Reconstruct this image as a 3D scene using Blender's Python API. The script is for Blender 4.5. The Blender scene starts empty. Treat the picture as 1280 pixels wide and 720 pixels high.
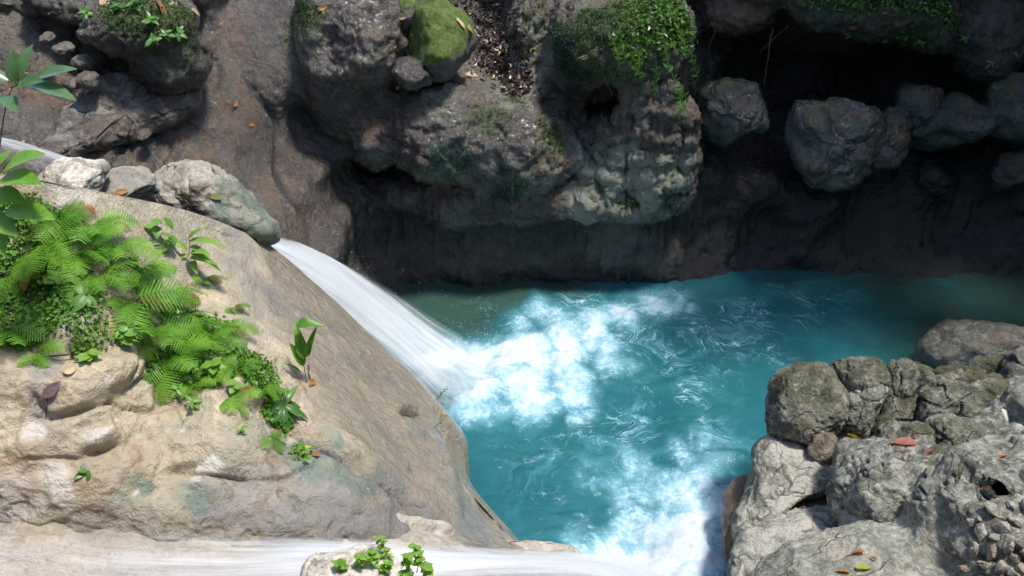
import bpy, math, random
import numpy as np
from mathutils import Vector, Matrix
from mathutils.bvhtree import BVHTree

random.seed(7)
RNG = np.random.default_rng(7)
scene = bpy.context.scene
COL = scene.collection
R = math.radians

# ------------------------------------------------------------------ camera
CAMZ, PITCH, LENS = 5.0, R(32.0), 32.0
F = 1280 * LENS / 36.0
CP, SP = math.cos(PITCH), math.sin(PITCH)


def ray(px, py):
    u, v = (px - 640.0) / F, (360.0 - py) / F
    return np.array([u, CP + SP * v, -SP + CP * v])


def at_y(px, py, y):
    d = ray(px, py)
    return np.array([0, 0, CAMZ]) + d * (y / d[1])


def at_z(px, py, z=0.0):
    d = ray(px, py)
    return np.array([0, 0, CAMZ]) + d * ((z - CAMZ) / d[2])


def mpp(px, py, y):
    """metres per photo pixel at the point (px, py, y)"""
    d = ray(px, py)
    return y / d[1] / F


cam = bpy.data.cameras.new('camera')
cam.lens = LENS
cam.sensor_width = 36
cam.clip_end = 500
co = bpy.data.objects.new('camera', cam)
COL.objects.link(co)
co.location = (0, 0, CAMZ)
co.rotation_euler = (math.pi / 2 - PITCH, 0, 0)
scene.camera = co

# ------------------------------------------------------------------ noise
_perm = np.random.default_rng(3).permutation(256).astype(np.int32)
_perm = np.concatenate([_perm, _perm, _perm])
_g = np.random.default_rng(4).normal(size=(256, 3))
_g = (_g / np.linalg.norm(_g, axis=1)[:, None]).astype(np.float32)


def pn(p):
    p = np.asarray(p, np.float32)
    i = np.floor(p).astype(np.int32)
    f = p - i
    i &= 255
    u = f * f * f * (f * (f * 6 - 15) + 10)
    out = 0
    for dx in (0, 1):
        wx = u[:, 0] if dx else 1 - u[:, 0]
        a = _perm[i[:, 0] + dx]
        for dy in (0, 1):
            wy = u[:, 1] if dy else 1 - u[:, 1]
            b = _perm[a + i[:, 1] + dy]
            for dz in (0, 1):
                wz = u[:, 2] if dz else 1 - u[:, 2]
                h = _perm[b + i[:, 2] + dz]
                g = _g[h]
                d = g[:, 0] * (f[:, 0] - dx) + g[:, 1] * (f[:, 1] - dy) + g[:, 2] * (f[:, 2] - dz)
                out = out + d * wx * wy * wz
    return out * 1.5


def fbm(p, oct=4, gain=0.5, lac=2.03, ridged=False):
    p = np.asarray(p, np.float32)
    s, a = 0, 1.0
    for k in range(oct):
        n = pn(p + k * 17.3)
        if ridged:
            n = 0.5 - np.abs(n)
        s = s + a * n
        p = p * lac
        a *= gain
    return s


def worley(p, seed=0):
    """F1, F2 of a jittered cell grid"""
    p = np.asarray(p, np.float32)
    i = np.floor(p).astype(np.int32)
    f1 = np.full(len(p), 9.0, np.float32)
    f2 = f1.copy()
    for dx in (-1, 0, 1):
        for dy in (-1, 0, 1):
            for dz in (-1, 0, 1):
                c = i + np.array([dx, dy, dz])
                h = _perm[_perm[_perm[(c[:, 0] + seed) & 255] + (c[:, 1] & 255)] + (c[:, 2] & 255)]
                q = c + 0.5 + 0.5 * _g[h]
                d = np.sqrt(((q - p) ** 2).sum(1))
                m = d < f1
                f2 = np.where(m, f1, np.minimum(f2, d))
                f1 = np.where(m, d, f1)
    return f1, f2


def sstep(a, b, x):
    t = np.clip((x - a) / (b - a), 0, 1)
    return t * t * (3 - 2 * t)


# ------------------------------------------------------------------ mesh helpers
def mesh_np(name, v, faces, smooth=True):
    me = bpy.data.meshes.new(name)
    v = np.ascontiguousarray(v, np.float32)
    f = np.asarray(faces, np.int32)
    n, k = f.shape
    me.vertices.add(len(v))
    me.vertices.foreach_set('co', v.ravel())
    me.loops.add(n * k)
    me.loops.foreach_set('vertex_index', f.ravel())
    me.polygons.add(n)
    me.polygons.foreach_set('loop_start', np.arange(0, n * k, k, dtype=np.int32))
    me.polygons.foreach_set('use_smooth', np.full(n, smooth))
    me.update(calc_edges=True)
    me.validate()
    return me


def link(name, me, mat=None, parent=None):
    o = bpy.data.objects.new(name, me)
    COL.objects.link(o)
    if mat is not None:
        me.materials.clear()
        me.materials.append(mat)
    if parent is not None:
        o.parent = parent
    return o


def tag(o, label, cat, group=None, kind=None):
    if label:
        o['label'] = label
    if cat:
        o['category'] = cat
    if group:
        o['group'] = group
    if kind:
        o['kind'] = kind
    return o


def empty(name, loc):
    o = bpy.data.objects.new(name, None)
    COL.objects.link(o)
    o.location = loc
    o.empty_display_size = 0.05
    return o


def verts_of(me):
    a = np.empty(len(me.vertices) * 3, np.float32)
    me.vertices.foreach_get('co', a)
    return a.reshape(-1, 3)


def normals_of(me):
    a = np.empty(len(me.vertices) * 3, np.float32)
    me.vertices.foreach_get('normal', a)
    return a.reshape(-1, 3)


def set_verts(me, v):
    me.vertices.foreach_set('co', np.ascontiguousarray(v, np.float32).ravel())
    me.update()


def attr(me, name, vals):
    a = me.attributes.get(name) or me.attributes.new(name, 'FLOAT', 'POINT')
    a.data.foreach_set('value', np.ascontiguousarray(vals, np.float32))


def subdiv(me, levels=1):
    o = bpy.data.objects.new('work', me)
    COL.objects.link(o)
    m = o.modifiers.new('s', 'SUBSURF')
    m.levels = m.render_levels = levels
    dg = bpy.context.evaluated_depsgraph_get()
    me2 = bpy.data.meshes.new_from_object(o.evaluated_get(dg))
    bpy.data.objects.remove(o)
    me2.polygons.foreach_set('use_smooth', np.full(len(me2.polygons), True))
    return me2


def to_px(v):
    """project world points to photo pixels"""
    d = v - np.array([0, 0, CAMZ])
    fw = d[:, 1] * CP - d[:, 2] * SP
    up = d[:, 1] * SP + d[:, 2] * CP
    return 640 + F * d[:, 0] / fw, 360 - F * up / fw


def blobs(v, pts, warp=0.0, wf=4.0):
    """max of soft spheres; pts = (px, py, y, radius m, strength)"""
    out = np.zeros(len(v), np.float32)
    q = v
    if warp:
        q = v + warp * np.stack([fbm(v * wf, 3), fbm(v * wf + 31, 3), fbm(v * wf + 57, 3)], 1)
    for px, py, y, r, s in pts:
        c = at_y(px, py, y)
        d = np.sqrt(((q - c) ** 2).sum(1)) / r
        out = np.maximum(out, s * sstep(1.25, 0.5, d))
    return out


def surface_nets(D, org, h):
    """D: signed distances on a grid -> quads"""
    ins = D < 0
    nx, ny, nz = D.shape
    cnt = np.zeros((nx - 1, ny - 1, nz - 1), np.int8)
    for a in (0, 1):
        for b in (0, 1):
            for c in (0, 1):
                cnt += ins[a:nx - 1 + a, b:ny - 1 + b, c:nz - 1 + c]
    act = (cnt > 0) & (cnt < 8)
    idx = np.full(act.shape, -1, np.int32)
    cells = np.argwhere(act)
    idx[act] = np.arange(len(cells))
    acc = np.zeros((len(cells), 3))
    n = np.zeros(len(cells))
    cor = [(a, b, c) for a in (0, 1) for b in (0, 1) for c in (0, 1)]
    for i, p in enumerate(cor):
        for q in cor[i + 1:]:
            if sum(abs(p[k] - q[k]) for k in range(3)) != 1:
                continue
            d0 = D[cells[:, 0] + p[0], cells[:, 1] + p[1], cells[:, 2] + p[2]]
            d1 = D[cells[:, 0] + q[0], cells[:, 1] + q[1], cells[:, 2] + q[2]]
            m = (d0 < 0) != (d1 < 0)
            t = np.where(m, d0 / np.where(m, d0 - d1, 1), 0)
            pos = np.array(p) + t[:, None] * (np.array(q) - np.array(p))
            acc += np.where(m[:, None], pos, 0)
            n += m
    v = (cells + acc / n[:, None]) * h + org
    faces = []
    # x edges
    for ax in range(3):
        sl0 = [slice(1, -1)] * 3
        sl1 = [slice(1, -1)] * 3
        sl0[ax] = slice(0, -1)
        sl1[ax] = slice(1, None)
        a, b = ins[tuple(sl0)], ins[tuple(sl1)]
        for flip, m in ((False, a & ~b), (True, ~a & b)):
            e = np.argwhere(m)
            if not len(e):
                continue
            off = np.array([1, 1, 1])
            off[ax] = 0
            e = e + off
            o1, o2 = [(1, 2), (2, 0), (0, 1)][ax]
            q = []
            for s1, s2 in ((0, 0), (-1, 0), (-1, -1), (0, -1)):
                c = e.copy()
                c[:, o1] += s1
                c[:, o2] += s2
                q.append(idx[c[:, 0], c[:, 1], c[:, 2]])
            q = np.stack(q, 1)
            if flip:
                q = q[:, ::-1]
            faces.append(q)
    f = np.concatenate(faces)
    f = f[(f >= 0).all(1)]
    return v, f


class SDF:
    def __init__(self, lo, hi, h):
        self.h = h
        self.lo = np.array(lo, float)
        n = np.ceil((np.array(hi) - self.lo) / h).astype(int) + 1
        self.n = n
        self.ax = [(self.lo[k] + h * np.arange(n[k])).astype(np.float32) for k in range(3)]
        self.D = np.full(n, 5.0, np.float32)

    def box(self, c, r, pad):
        s = []
        for k in range(3):
            a = int(np.clip((c[k] - r[k] - pad - self.lo[k]) / self.h, 0, self.n[k]))
            b = int(np.clip((c[k] + r[k] + pad - self.lo[k]) / self.h + 1, 0, self.n[k]))
            s.append(slice(a, b))
        return tuple(s)

    def ell(self, c, r, k=0.1, rot=None, sub=False):
        c = np.asarray(c, float)
        r = np.asarray(r, float)
        rm = np.full(3, r.max()) if rot is not None else r
        s = self.box(c, rm, 3 * k + 0.1)
        if any(x.stop <= x.start for x in s):
            return
        X = self.ax[0][s[0]][:, None, None] - c[0]
        Y = self.ax[1][s[1]][None, :, None] - c[1]
        Z = self.ax[2][s[2]][None, None, :] - c[2]
        if rot is not None:
            m = np.array(Matrix.Rotation(rot[2], 3, 'Z') @ Matrix.Rotation(rot[1], 3, 'Y') @ Matrix.Rotation(rot[0], 3, 'X')).T
            X, Y, Z = (m[i, 0] * X + m[i, 1] * Y + m[i, 2] * Z for i in range(3))
        k0 = np.sqrt((X / r[0]) ** 2 + (Y / r[1]) ** 2 + (Z / r[2]) ** 2)
        k1 = np.sqrt((X / r[0] ** 2) ** 2 + (Y / r[1] ** 2) ** 2 + (Z / r[2] ** 2) ** 2) + 1e-6
        d = k0 * (k0 - 1) / k1
        A = self.D[s]
        if sub:
            d = -d
            hh = np.maximum(k - np.abs(A - d), 0) / k
            self.D[s] = np.maximum(A, d) + hh * hh * k * 0.25
        else:
            hh = np.maximum(k - np.abs(A - d), 0) / k
            self.D[s] = np.minimum(A, d) - hh * hh * k * 0.25

    def noise(self, fn, band=0.5):
        m = np.abs(self.D) < band
        ijk = np.argwhere(m)
        p = ijk * self.h + self.lo
        self.D[m] += fn(p)

    def mesh(self, name, sub=1):
        self.D[0] = self.D[-1] = 1
        self.D[:, 0] = self.D[:, -1] = 1
        self.D[:, :, 0] = self.D[:, :, -1] = 1
        v, f = surface_nets(self.D, self.lo, self.h)
        me = mesh_np(name, v, f)
        if sub:
            me = subdiv(me, sub)
        return me


def tps(pts, vals, q, smooth=1e-4):
    """thin plate interpolation of scattered values"""
    pts = np.asarray(pts, float)
    n = len(pts)

    def ker(a, b):
        r2 = ((a[:, None] - b[None]) ** 2).sum(-1) + 1e-9
        return r2 * np.log(r2) * 0.5
    A = np.zeros((n + 3, n + 3))
    A[:n, :n] = ker(pts, pts) + smooth * np.eye(n)
    A[:n, n] = 1
    A[:n, n + 1:] = pts
    A[n:, :n] = A[:n, n:].T
    w = np.linalg.solve(A, np.concatenate([vals, [0, 0, 0]]))
    out = np.empty(len(q))
    for i in range(0, len(q), 20000):
        c = q[i:i + 20000]
        out[i:i + 20000] = ker(c, pts) @ w[:n] + w[n] + c @ w[n + 1:]
    return out


def catmull(P, n):
    """P (k, ...) -> n samples"""
    k = len(P)
    t = np.linspace(0, k - 1, n)
    i = np.minimum(t.astype(int), k - 2)
    f = (t - i).reshape((-1,) + (1,) * (P.ndim - 1))
    p0, p1, p2, p3 = P[np.maximum(i - 1, 0)], P[i], P[i + 1], P[np.minimum(i + 2, k - 1)]
    return 0.5 * (2 * p1 + (p2 - p0) * f + (2 * p0 - 5 * p1 + 4 * p2 - p3) * f ** 2 + (3 * p1 - p0 - 3 * p2 + p3) * f ** 3)


def grid_faces(nu, nv):
    i = np.arange(nu * nv).reshape(nu, nv)
    return np.stack([i[:-1, :-1], i[1:, :-1], i[1:, 1:], i[:-1, 1:]], -1).reshape(-1, 4)


def loft(rows, nu, nv):
    P = np.array(rows, float)          # rows x cols x 3
    A = catmull(P, nu)
    B = catmull(np.swapaxes(A, 0, 1), nv)
    return np.swapaxes(B, 0, 1).reshape(-1, 3)


# ------------------------------------------------------------------ node helpers
class NT:
    def __init__(self, name):
        self.mat = bpy.data.materials.new(name)
        self.mat.use_nodes = True
        self.t = self.mat.node_tree
        self.t.nodes.clear()
        self.out = self.t.nodes.new('ShaderNodeOutputMaterial')

    def n(self, typ, props=None, **ins):
        nd = self.t.nodes.new('ShaderNode' + typ)
        for k, v in (props or {}).items():
            setattr(nd, k, v)
        for k, v in ins.items():
            key = k.replace('_', ' ')
            s = nd.inputs[int(k[1:])] if (k[0] == 'i' and k[1:].isdigit()) else nd.inputs[key]
            self.set(s, v)
        return nd

    def set(self, s, v):
        if isinstance(v, bpy.types.NodeSocket):
            self.t.links.new(v, s)
        elif hasattr(v, 'outputs'):
            self.t.links.new(v.outputs[0], s)
        else:
            if isinstance(v, (tuple, list)) and len(v) == 3 and s.type == 'RGBA':
                v = (*v, 1)
            s.default_value = v

    def math(self, op, a, b=0.0, c=0.0, clamp=False):
        nd = self.t.nodes.new('ShaderNodeMath')
        nd.operation = op
        nd.use_clamp = clamp
        for i, x in enumerate((a, b, c)):
            self.set(nd.inputs[i], x)
        return nd.outputs[0]

    def mix(self, fac, a, b, blend='MIX'):
        nd = self.t.nodes.new('ShaderNodeMix')
        nd.data_type = 'RGBA'
        nd.blend_type = blend
        self.set(nd.inputs[0], fac)
        self.set(nd.inputs[6], a)
        self.set(nd.inputs[7], b)
        return nd.outputs[2]

    def ss(self, x, a, b):
        nd = self.t.nodes.new('ShaderNodeMapRange')
        nd.interpolation_type = 'SMOOTHSTEP'
        self.set(nd.inputs[0], x)
        nd.inputs[1].default_value = a
        nd.inputs[2].default_value = b
        return nd.outputs[0]

    def noise(self, vec, scale, detail=6.0, rough=0.55, dist=0.0):
        nd = self.n('TexNoise', None, Vector=vec, Scale=scale, Detail=detail, Roughness=rough, Distortion=dist)
        return nd.outputs[0]

    def attr(self, name):
        nd = self.t.nodes.new('ShaderNodeAttribute')
        nd.attribute_name = name
        return nd.outputs['Fac']

    def pos(self, scale=None, rot=None):
        g = self.t.nodes.new('ShaderNodeNewGeometry').outputs['Position']
        if scale or rot:
            m = self.t.nodes.new('ShaderNodeMapping')
            self.t.links.new(g, m.inputs[0])
            if scale:
                m.inputs['Scale'].default_value = scale
            if rot:
                m.inputs['Rotation'].default_value = rot
            return m.outputs[0]
        return g


def rock_mat(name, c1, c2, c3, rough=0.8, wet_rough=0.18, bump=0.6, crack=0.5, crack_scale=2.2,
             moss_a=(0.035, 0.06, 0.012), moss_b=(0.09, 0.13, 0.03), pale=(0.62, 0.58, 0.5),
             algae=(0.10, 0.17, 0.12), wet_all=0.0, speck=0.5, scale=1.0, lichen=0.0, mjit=1.0, dark=0.0, coat=1.0):
    N = NT(name)
    P = N.pos()
    n1 = N.noise(P, 1.3 * scale, 6, 0.6, 0.6)
    n2 = N.noise(P, 7 * scale, 9, 0.62, 0.3)
    n3 = N.noise(P, 38 * scale, 6, 0.6)
    n4 = N.noise(P, 3.1 * scale, 8, 0.65, 1.2)
    col = N.mix(N.ss(n1, 0.35, 0.65), c1, c2)
    col = N.mix(N.ss(n4, 0.48, 0.68), col, c3)
    v = N.math('MULTIPLY_ADD', n2, 1.3, 0.35)
    col = N.mix(1.0, col, v, 'MULTIPLY')
    sp = N.math('MULTIPLY_ADD', N.ss(n3, 0.3, 0.7), speck, 1 - speck * 0.55)
    col = N.mix(1.0, col, sp, 'MULTIPLY')
    # cracks
    wv = N.n('VectorMath', {'operation': 'MULTIPLY_ADD'}, i0=N.n('TexNoise', None, Vector=P, Scale=2.5, Detail=4.0).outputs['Color'],
             i1=(0.5, 0.5, 0.5), i2=P)
    vo = N.n('TexVoronoi', {'feature': 'DISTANCE_TO_EDGE'}, Vector=wv, Scale=crack_scale)
    ck = N.math('MULTIPLY', N.ss(vo.outputs['Distance'], 0.025, 0.0), N.ss(n4, 0.42, 0.6))
    ck = N.math('MULTIPLY', ck, crack, clamp=True)
    col = N.mix(ck, col, (0.02, 0.017, 0.013))
    jit = N.math('MULTIPLY_ADD', n2, 0.9, -0.45)
    jit = N.math('ADD', jit, N.math('MULTIPLY_ADD', n3, 0.5, -0.25))
    jit = N.math('MULTIPLY', jit, mjit)
    gy = N.attr('grey')
    col = N.mix(N.math('MULTIPLY', N.ss(N.math('ADD', gy, N.math('MULTIPLY', jit, N.ss(gy, 0.0, 0.2))), 0.15, 0.75), 0.8), col, (0.27, 0.26, 0.25))
    if dark:
        dn = N.math('MULTIPLY', N.ss(N.noise(P, 7.5, 10, 0.74, 0.8), 0.46, 0.58), dark)
        dn = N.math('MULTIPLY', dn, N.math('SUBTRACT', 1.0, N.attr('clean'), clamp=True))
        col = N.mix(dn, col, (0.05, 0.05, 0.04))

    def mask(nm, lo=0.35 - .12 * (mjit - 1), hi=0.6 + .25 * (mjit - 1)):
        a = N.attr(nm)
        return N.math('MULTIPLY', N.ss(N.math('ADD', a, N.math('MULTIPLY', jit, N.ss(a, 0.0, 0.2))), lo, hi), 1.0)
    if lichen:
        li = N.math('MULTIPLY', N.ss(N.noise(P, 13, 8, 0.72, 0.5), 0.52, 0.62), lichen)
        col = N.mix(li, col, pale)
    col = N.mix(N.math('MULTIPLY', mask('algae'), 0.8), col, N.mix(n2, algae, tuple(x * 0.5 for x in algae)))
    col = N.mix(N.math('MULTIPLY', mask('pale'), 0.85), col, pale)
    mo = mask('moss')
    col = N.mix(N.math('MULTIPLY', mo, 0.92), col, N.mix(N.ss(n3, 0.3, 0.7), moss_a, moss_b))
    br = mask('brown')
    col = N.mix(N.math('MULTIPLY', br, 0.75), col, N.mix(n2, (0.13, 0.065, 0.03), (0.30, 0.17, 0.09)))
    wet = N.math('ADD', N.math('MULTIPLY', N.attr('wet'), N.ss(n2, 0.25, 0.5)), wet_all, clamp=True)
    dk = N.math('SUBTRACT', 1.0, N.math('MULTIPLY', wet, 0.42))
    col = N.mix(1.0, col, dk, 'MULTIPLY')
    shade_stain = N.math('MULTIPLY', mask('shade_stain'), 0.85)  # near-black tone for stains, cracks and painted shade
    col = N.mix(shade_stain, col, (0.016, 0.015, 0.013))
    ro = N.math('ADD', N.math('MULTIPLY', wet, wet_rough - rough), rough)
    ro = N.math('ADD', ro, N.math('MULTIPLY', mo, 0.5), clamp=True)
    h = N.math('ADD', N.math('MULTIPLY', n2, 0.55), N.math('MULTIPLY', n3, 0.28))
    h = N.math('ADD', h, N.math('MULTIPLY', N.noise(P, 95, 4, 0.65), 0.20))
    h = N.math('SUBTRACT', h, N.math('MULTIPLY', ck, 0.25))
    bp = N.n('Bump', None, Strength=bump, Distance=0.06, Height=h)
    b = N.n('BsdfPrincipled', None, Base_Color=col, Roughness=ro, Normal=bp.outputs[0])
    b.inputs['Specular IOR Level'].default_value = 0.5
    film = N.math('ADD', N.math('MULTIPLY', N.noise(P, 24, 4, .6), .7), N.math('MULTIPLY', n2, .5))
    cb = N.n('Bump', None, Strength=1.0, Distance=.08, Height=film)
    N.set(b.inputs['Coat Weight'], N.math('MULTIPLY', N.ss(wet, .25, .8), coat))
    b.inputs['Coat Roughness'].default_value = .10
    N.set(b.inputs['Coat Normal'], cb.outputs[0])
    N.t.links.new(b.outputs[0], N.out.inputs[0])
    return N.mat


def leaf_mat(name, a, b, rough=0.45, trans=0.35, spec=0.4, wave=6.0):
    N = NT(name)
    P = N.pos()
    n = N.noise(P, wave, 4, 0.6)
    oi = N.n('ObjectInfo')
    f = N.math('ADD', N.ss(n, 0.3, 0.7), N.math('MULTIPLY_ADD', oi.outputs['Random'], 0.5, -0.25), clamp=True)
    col = N.mix(f, a, b)
    col = N.mix(1.0, col, N.math('MULTIPLY_ADD', N.noise(P, 60, 3), 0.6, 0.7), 'MULTIPLY')
    p = N.n('BsdfPrincipled', None, Base_Color=col, Roughness=rough)
    p.inputs['Specular IOR Level'].default_value = spec
    t = N.n('BsdfTranslucent', None, Color=N.mix(1.0, col, (1.3, 1.25, 0.5), 'MULTIPLY'))
    m = N.n('MixShader', None, i0=trans, i1=p, i2=t)
    N.t.links.new(m.outputs[0], N.out.inputs[0])
    return N.mat


# ------------------------------------------------------------------ light
SUN_EL, SUN_AZ = 73.0, 108.0      # degrees; azimuth from +Y towards +X (the sun stands to the right)
w = bpy.data.worlds.new('World')
scene.world = w
w.use_nodes = True
wn = w.node_tree
wn.nodes.clear()
sky = wn.nodes.new('ShaderNodeTexSky')
sky.sky_type = 'NISHITA'
sky.sun_disc = False
sky.sun_elevation = R(SUN_EL)
sky.sun_rotation = R(SUN_AZ)
bg = wn.nodes.new('ShaderNodeBackground')
bg.inputs[1].default_value = 0.15
wo = wn.nodes.new('ShaderNodeOutputWorld')
wn.links.new(sky.outputs[0], bg.inputs[0])
wn.links.new(bg.outputs[0], wo.inputs[0])
sl = bpy.data.lights.new('sun', 'SUN')
sl.energy = 2.7
sl.angle = R(7.0)
sl.color = (1.0, 0.95, 0.86)
so = bpy.data.objects.new('sun', sl)
COL.objects.link(so)
d = Vector((math.cos(R(SUN_EL)) * math.sin(R(SUN_AZ)), math.cos(R(SUN_EL)) * math.cos(R(SUN_AZ)), math.sin(R(SUN_EL))))
so.rotation_euler = (-d).to_track_quat('-Z', 'Y').to_euler()
so.location = (2, 6, 12)
scene.view_settings.view_transform = 'Standard'
scene.view_settings.look = 'None'
scene.view_settings.exposure = 0.95
scene.view_settings.gamma = 1.0
scene.view_settings.use_curve_mapping = False
scene.cycles.use_denoising = True
scene.cycles.max_bounces = 8
scene.cycles.transparent_max_bounces = 12
scene.cycles.caustics_reflective = False
scene.cycles.caustics_refractive = False

# ------------------------------------------------------------------ materials
M = {}
M['cliff'] = rock_mat('wet limestone cliff', (0.068, 0.055, 0.048), (0.165, 0.148, 0.120), (0.115, 0.078, 0.062),
                      rough=0.32, mjit=1.8, bump=1.0, crack=0.35, pale=(0.31, 0.32, 0.26), wet_rough=0.14)
M['boulder'] = rock_mat('dry tan limestone', (0.46, 0.385, 0.275), (0.385, 0.335, 0.255), (0.50, 0.41, 0.275),
                        rough=0.85, bump=1.0, crack=0.30, speck=0.22, crack_scale=1.3, mjit=1.9, lichen=.12,
                        algae=(0.22, 0.31, 0.25), pale=(0.62, 0.57, 0.52))
M['outcrop'] = rock_mat('grey pitted limestone', (0.28, 0.28, 0.235), (0.20, 0.205, 0.165), (0.35, 0.32, 0.255),
                        rough=0.85, bump=1.0, crack=0.7, crack_scale=3.0, speck=0.6, lichen=0.65, mjit=1.7, dark=0.72, pale=(.47, .45, .39),
                        moss_a=(0.022, 0.026, 0.012), moss_b=(0.085, 0.085, 0.03))
M['hanging'] = rock_mat('wet blue grey boulder', (0.060, 0.060, 0.060), (0.13, 0.132, 0.125), (0.09, 0.072, 0.058),
                        rough=0.36, bump=1.0, crack=0.4, mjit=1.7, wet_all=0.25, pale=(0.4, 0.42, 0.42))
M['paleboulder'] = rock_mat('pale rough boulder', (0.31, 0.28, 0.225), (0.24, 0.22, 0.18), (0.36, 0.32, 0.25),
                            rough=0.85, bump=0.7, crack=0.35, lichen=0.3)
M['mossy'] = rock_mat('moss covered boulder', (0.09, 0.085, 0.08), (0.14, 0.13, 0.12), (0.1, 0.085, 0.07), rough=0.6, bump=0.7,
                      moss_a=(0.05, 0.085, 0.012), moss_b=(0.12, 0.17, 0.03))
M['brownrock'] = rock_mat('brown grey boulder', (0.11, 0.09, 0.073), (0.17, 0.145, 0.12), (0.13, 0.085, 0.06), rough=0.5, bump=0.9, crack=0.4,
                          pale=(0.30, 0.29, 0.26), mjit=1.6, wet_rough=.15)
M['rubble'] = rock_mat('angular pale rubble', (0.36, 0.33, 0.28), (0.27, 0.25, 0.21), (0.42, 0.37, 0.30), rough=0.9, bump=0.8, crack=0.3, lichen=.2, speck=.5)
# ------------------------------------------------------------------ cliff
# (px, py, y): where the wall face stands
CL = [
    # upper left bank and slab
    (-420, 200, 5.9), (-420, 0, 7.0), (-200, 240, 5.9), (-200, 110, 6.6), (-200, 0, 7.2),
    (0, 260, 5.95), (0, 215, 6.15), (0, 150, 6.55), (0, 70, 7.05), (0, 0, 7.3),
    (120, 260, 6.05), (110, 215, 6.45), (120, 150, 6.85), (110, 70, 7.35), (120, 0, 7.1),
    (215, 270, 6.35), (215, 200, 6.85), (215, 120, 7.3), (215, 60, 7.5), (215, 0, 7.4),
    (300, 320, 6.55), (300, 250, 7.0), (300, 160, 7.5), (290, 80, 7.85), (280, 0, 8.15),
    (375, 345, 6.95), (375, 300, 7.12), (370, 220, 7.55), (355, 120, 7.95), (345, 0, 8.3), (425, 290, 7.45), (422, 325, 7.3), (412, 210, 7.85), (392, 120, 8.15), (375, 20, 8.4),
    # cleft
    (466, 340, 8.0), (462, 290, 8.15), (448, 210, 8.6), (425, 120, 8.95), (400, 0, 8.8),
    (440, 385, 7.55),
    # under the main ledge
    (500, 362, 8.0), (500, 300, 8.15), (490, 230, 8.3), (480, 150, 8.3), (470, 60, 8.45), (470, 0, 8.8),
    (600, 362, 8.05), (600, 300, 8.2), (600, 235, 8.35), (600, 150, 8.6), (600, 60, 9.5), (600, 0, 10.3),
    (700, 362, 8.05), (700, 290, 8.2), (710, 220, 8.3), (700, 130, 8.6), (680, 60, 8.8), (680, 0, 9.0),
    (790, 362, 8.1), (790, 285, 8.1), (800, 200, 8.3), (800, 140, 8.5), (790, 60, 8.65), (790, 0, 8.75),
    (870, 362, 8.1), (870, 290, 8.3), (880, 200, 8.6), (880, 110, 9.0), (880, 50, 9.0), (880, 0, 8.8),
    # right: undercut wall, ledge, cave
    (960, 352, 8.2), (960, 280, 8.5), (970, 215, 8.5), (960, 140, 9.6), (960, 80, 9.6), (960, 30, 9.0), (960, 0, 8.6),
    (1060, 346, 8.22), (1060, 280, 8.55), (1060, 222, 8.42), (1060, 150, 9.7), (1060, 105, 9.8), (1060, 68, 9.2), (1060, 0, 8.9),
    (1170, 345, 8.22), (1170, 280, 8.6), (1170, 215, 8.5), (1170, 150, 9.5), (1180, 90, 9.3), (1190, 40, 8.9), (1180, 0, 8.8),
    (1280, 344, 8.2), (1280, 270, 8.6), (1280, 210, 8.5), (1280, 140, 9.0), (1280, 80, 8.8), (1280, 0, 8.6),
    (1450, 344, 8.15), (1450, 200, 8.5), (1450, 80, 8.5), (1450, 0, 8.3),
]
pts, vals = [], []
for px, py, y in CL:
    p = at_y(px, py, y)
    pts.append((p[0], p[2] * 1.0))
    vals.append(y)
# above and below the frame
for x, y in ((-6.5, 6.6), (-4.5, 7.0), (-3, 7.3), (-1.5, 8.2), (0, 8.5), (1.5, 8.5), (3, 8.5), (4.5, 8.4), (7, 8.2)):
    pts.append((x, -0.7)); vals.append(y - (0.0 if x > -2 else 0.9))
for x, y in ((-6.5, 8.2), (-4.5, 8.6), (-2.8, 9.1), (-1.3, 9.7), (0, 10.6), (0.8, 9.6), (1.8, 8.8), (3, 8.4), (4.5, 8.0), (7, 7.6)):
    pts.append((x, 3.5)); vals.append(y)
for x, y in ((-6.5, 9.4), (-4.5, 9.8), (-2.8, 10.2), (-1.3, 10.5), (0, 10.8), (0.8, 10.0), (1.8, 8.9), (3, 8.4), (4.5, 8.0), (7, 7.6)):
    pts.append((x, 5.0)); vals.append(y)

H = 0.042
S = SDF((-6.6, 5.3, -0.75), (7.0, 11.6, 5.1), H)
xx, zz = np.meshgrid(S.ax[0], S.ax[2], indexing='ij')
Yw = tps(pts, np.array(vals), np.stack([xx.ravel(), zz.ravel()], 1), 2e-3).reshape(xx.shape)
gx, gz = np.gradient(Yw, H)
sc_ = 1.0 / np.sqrt(1 + gx ** 2 + gz ** 2)
S.D = ((Yw[:, None, :] - S.ax[1][None, :, None]) * sc_[:, None, :]).astype(np.float32)


def E(px, py, y, rx, ry, rz, k=0.15, rot=None, sub=False):
    """ellipsoid centred on (px, py) at distance y; rx, rz in photo pixels, ry in metres"""
    m = mpp(px, py, y)
    S.ell(at_y(px, py, y), (rx * m, ry, rz * m), k, rot, sub)


# bulge between slab and gully
E(455, 50, 8.25, 48, 0.5, 75, 0.2)
E(430, 130, 8.25, 40, 0.4, 60, 0.2)
E(408, 60, 8.35, 34, 0.55, 100, 0.12)
E(468, 170, 8.15, 38, 0.35, 55, 0.15)
# main ledge with its nose
E(560, 165, 8.15, 80, 0.42, 62, 0.15)
E(640, 185, 8.1, 72, 0.42, 58, 0.15)
E(690, 195, 8.1, 42, 0.36, 40, 0.12)
E(520, 150, 8.2, 55, 0.4, 50, 0.15)
E(600, 130, 8.5, 75, 0.4, 45, 0.2)
E(500, 250, 8.2, 55, .26, 32, .08)
E(570, 250, 8.18, 60, .27, 36, .08)
E(645, 250, 8.13, 60, .28, 34, .08)
E(715, 250, 8.08, 50, .28, 32, .08)
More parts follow.
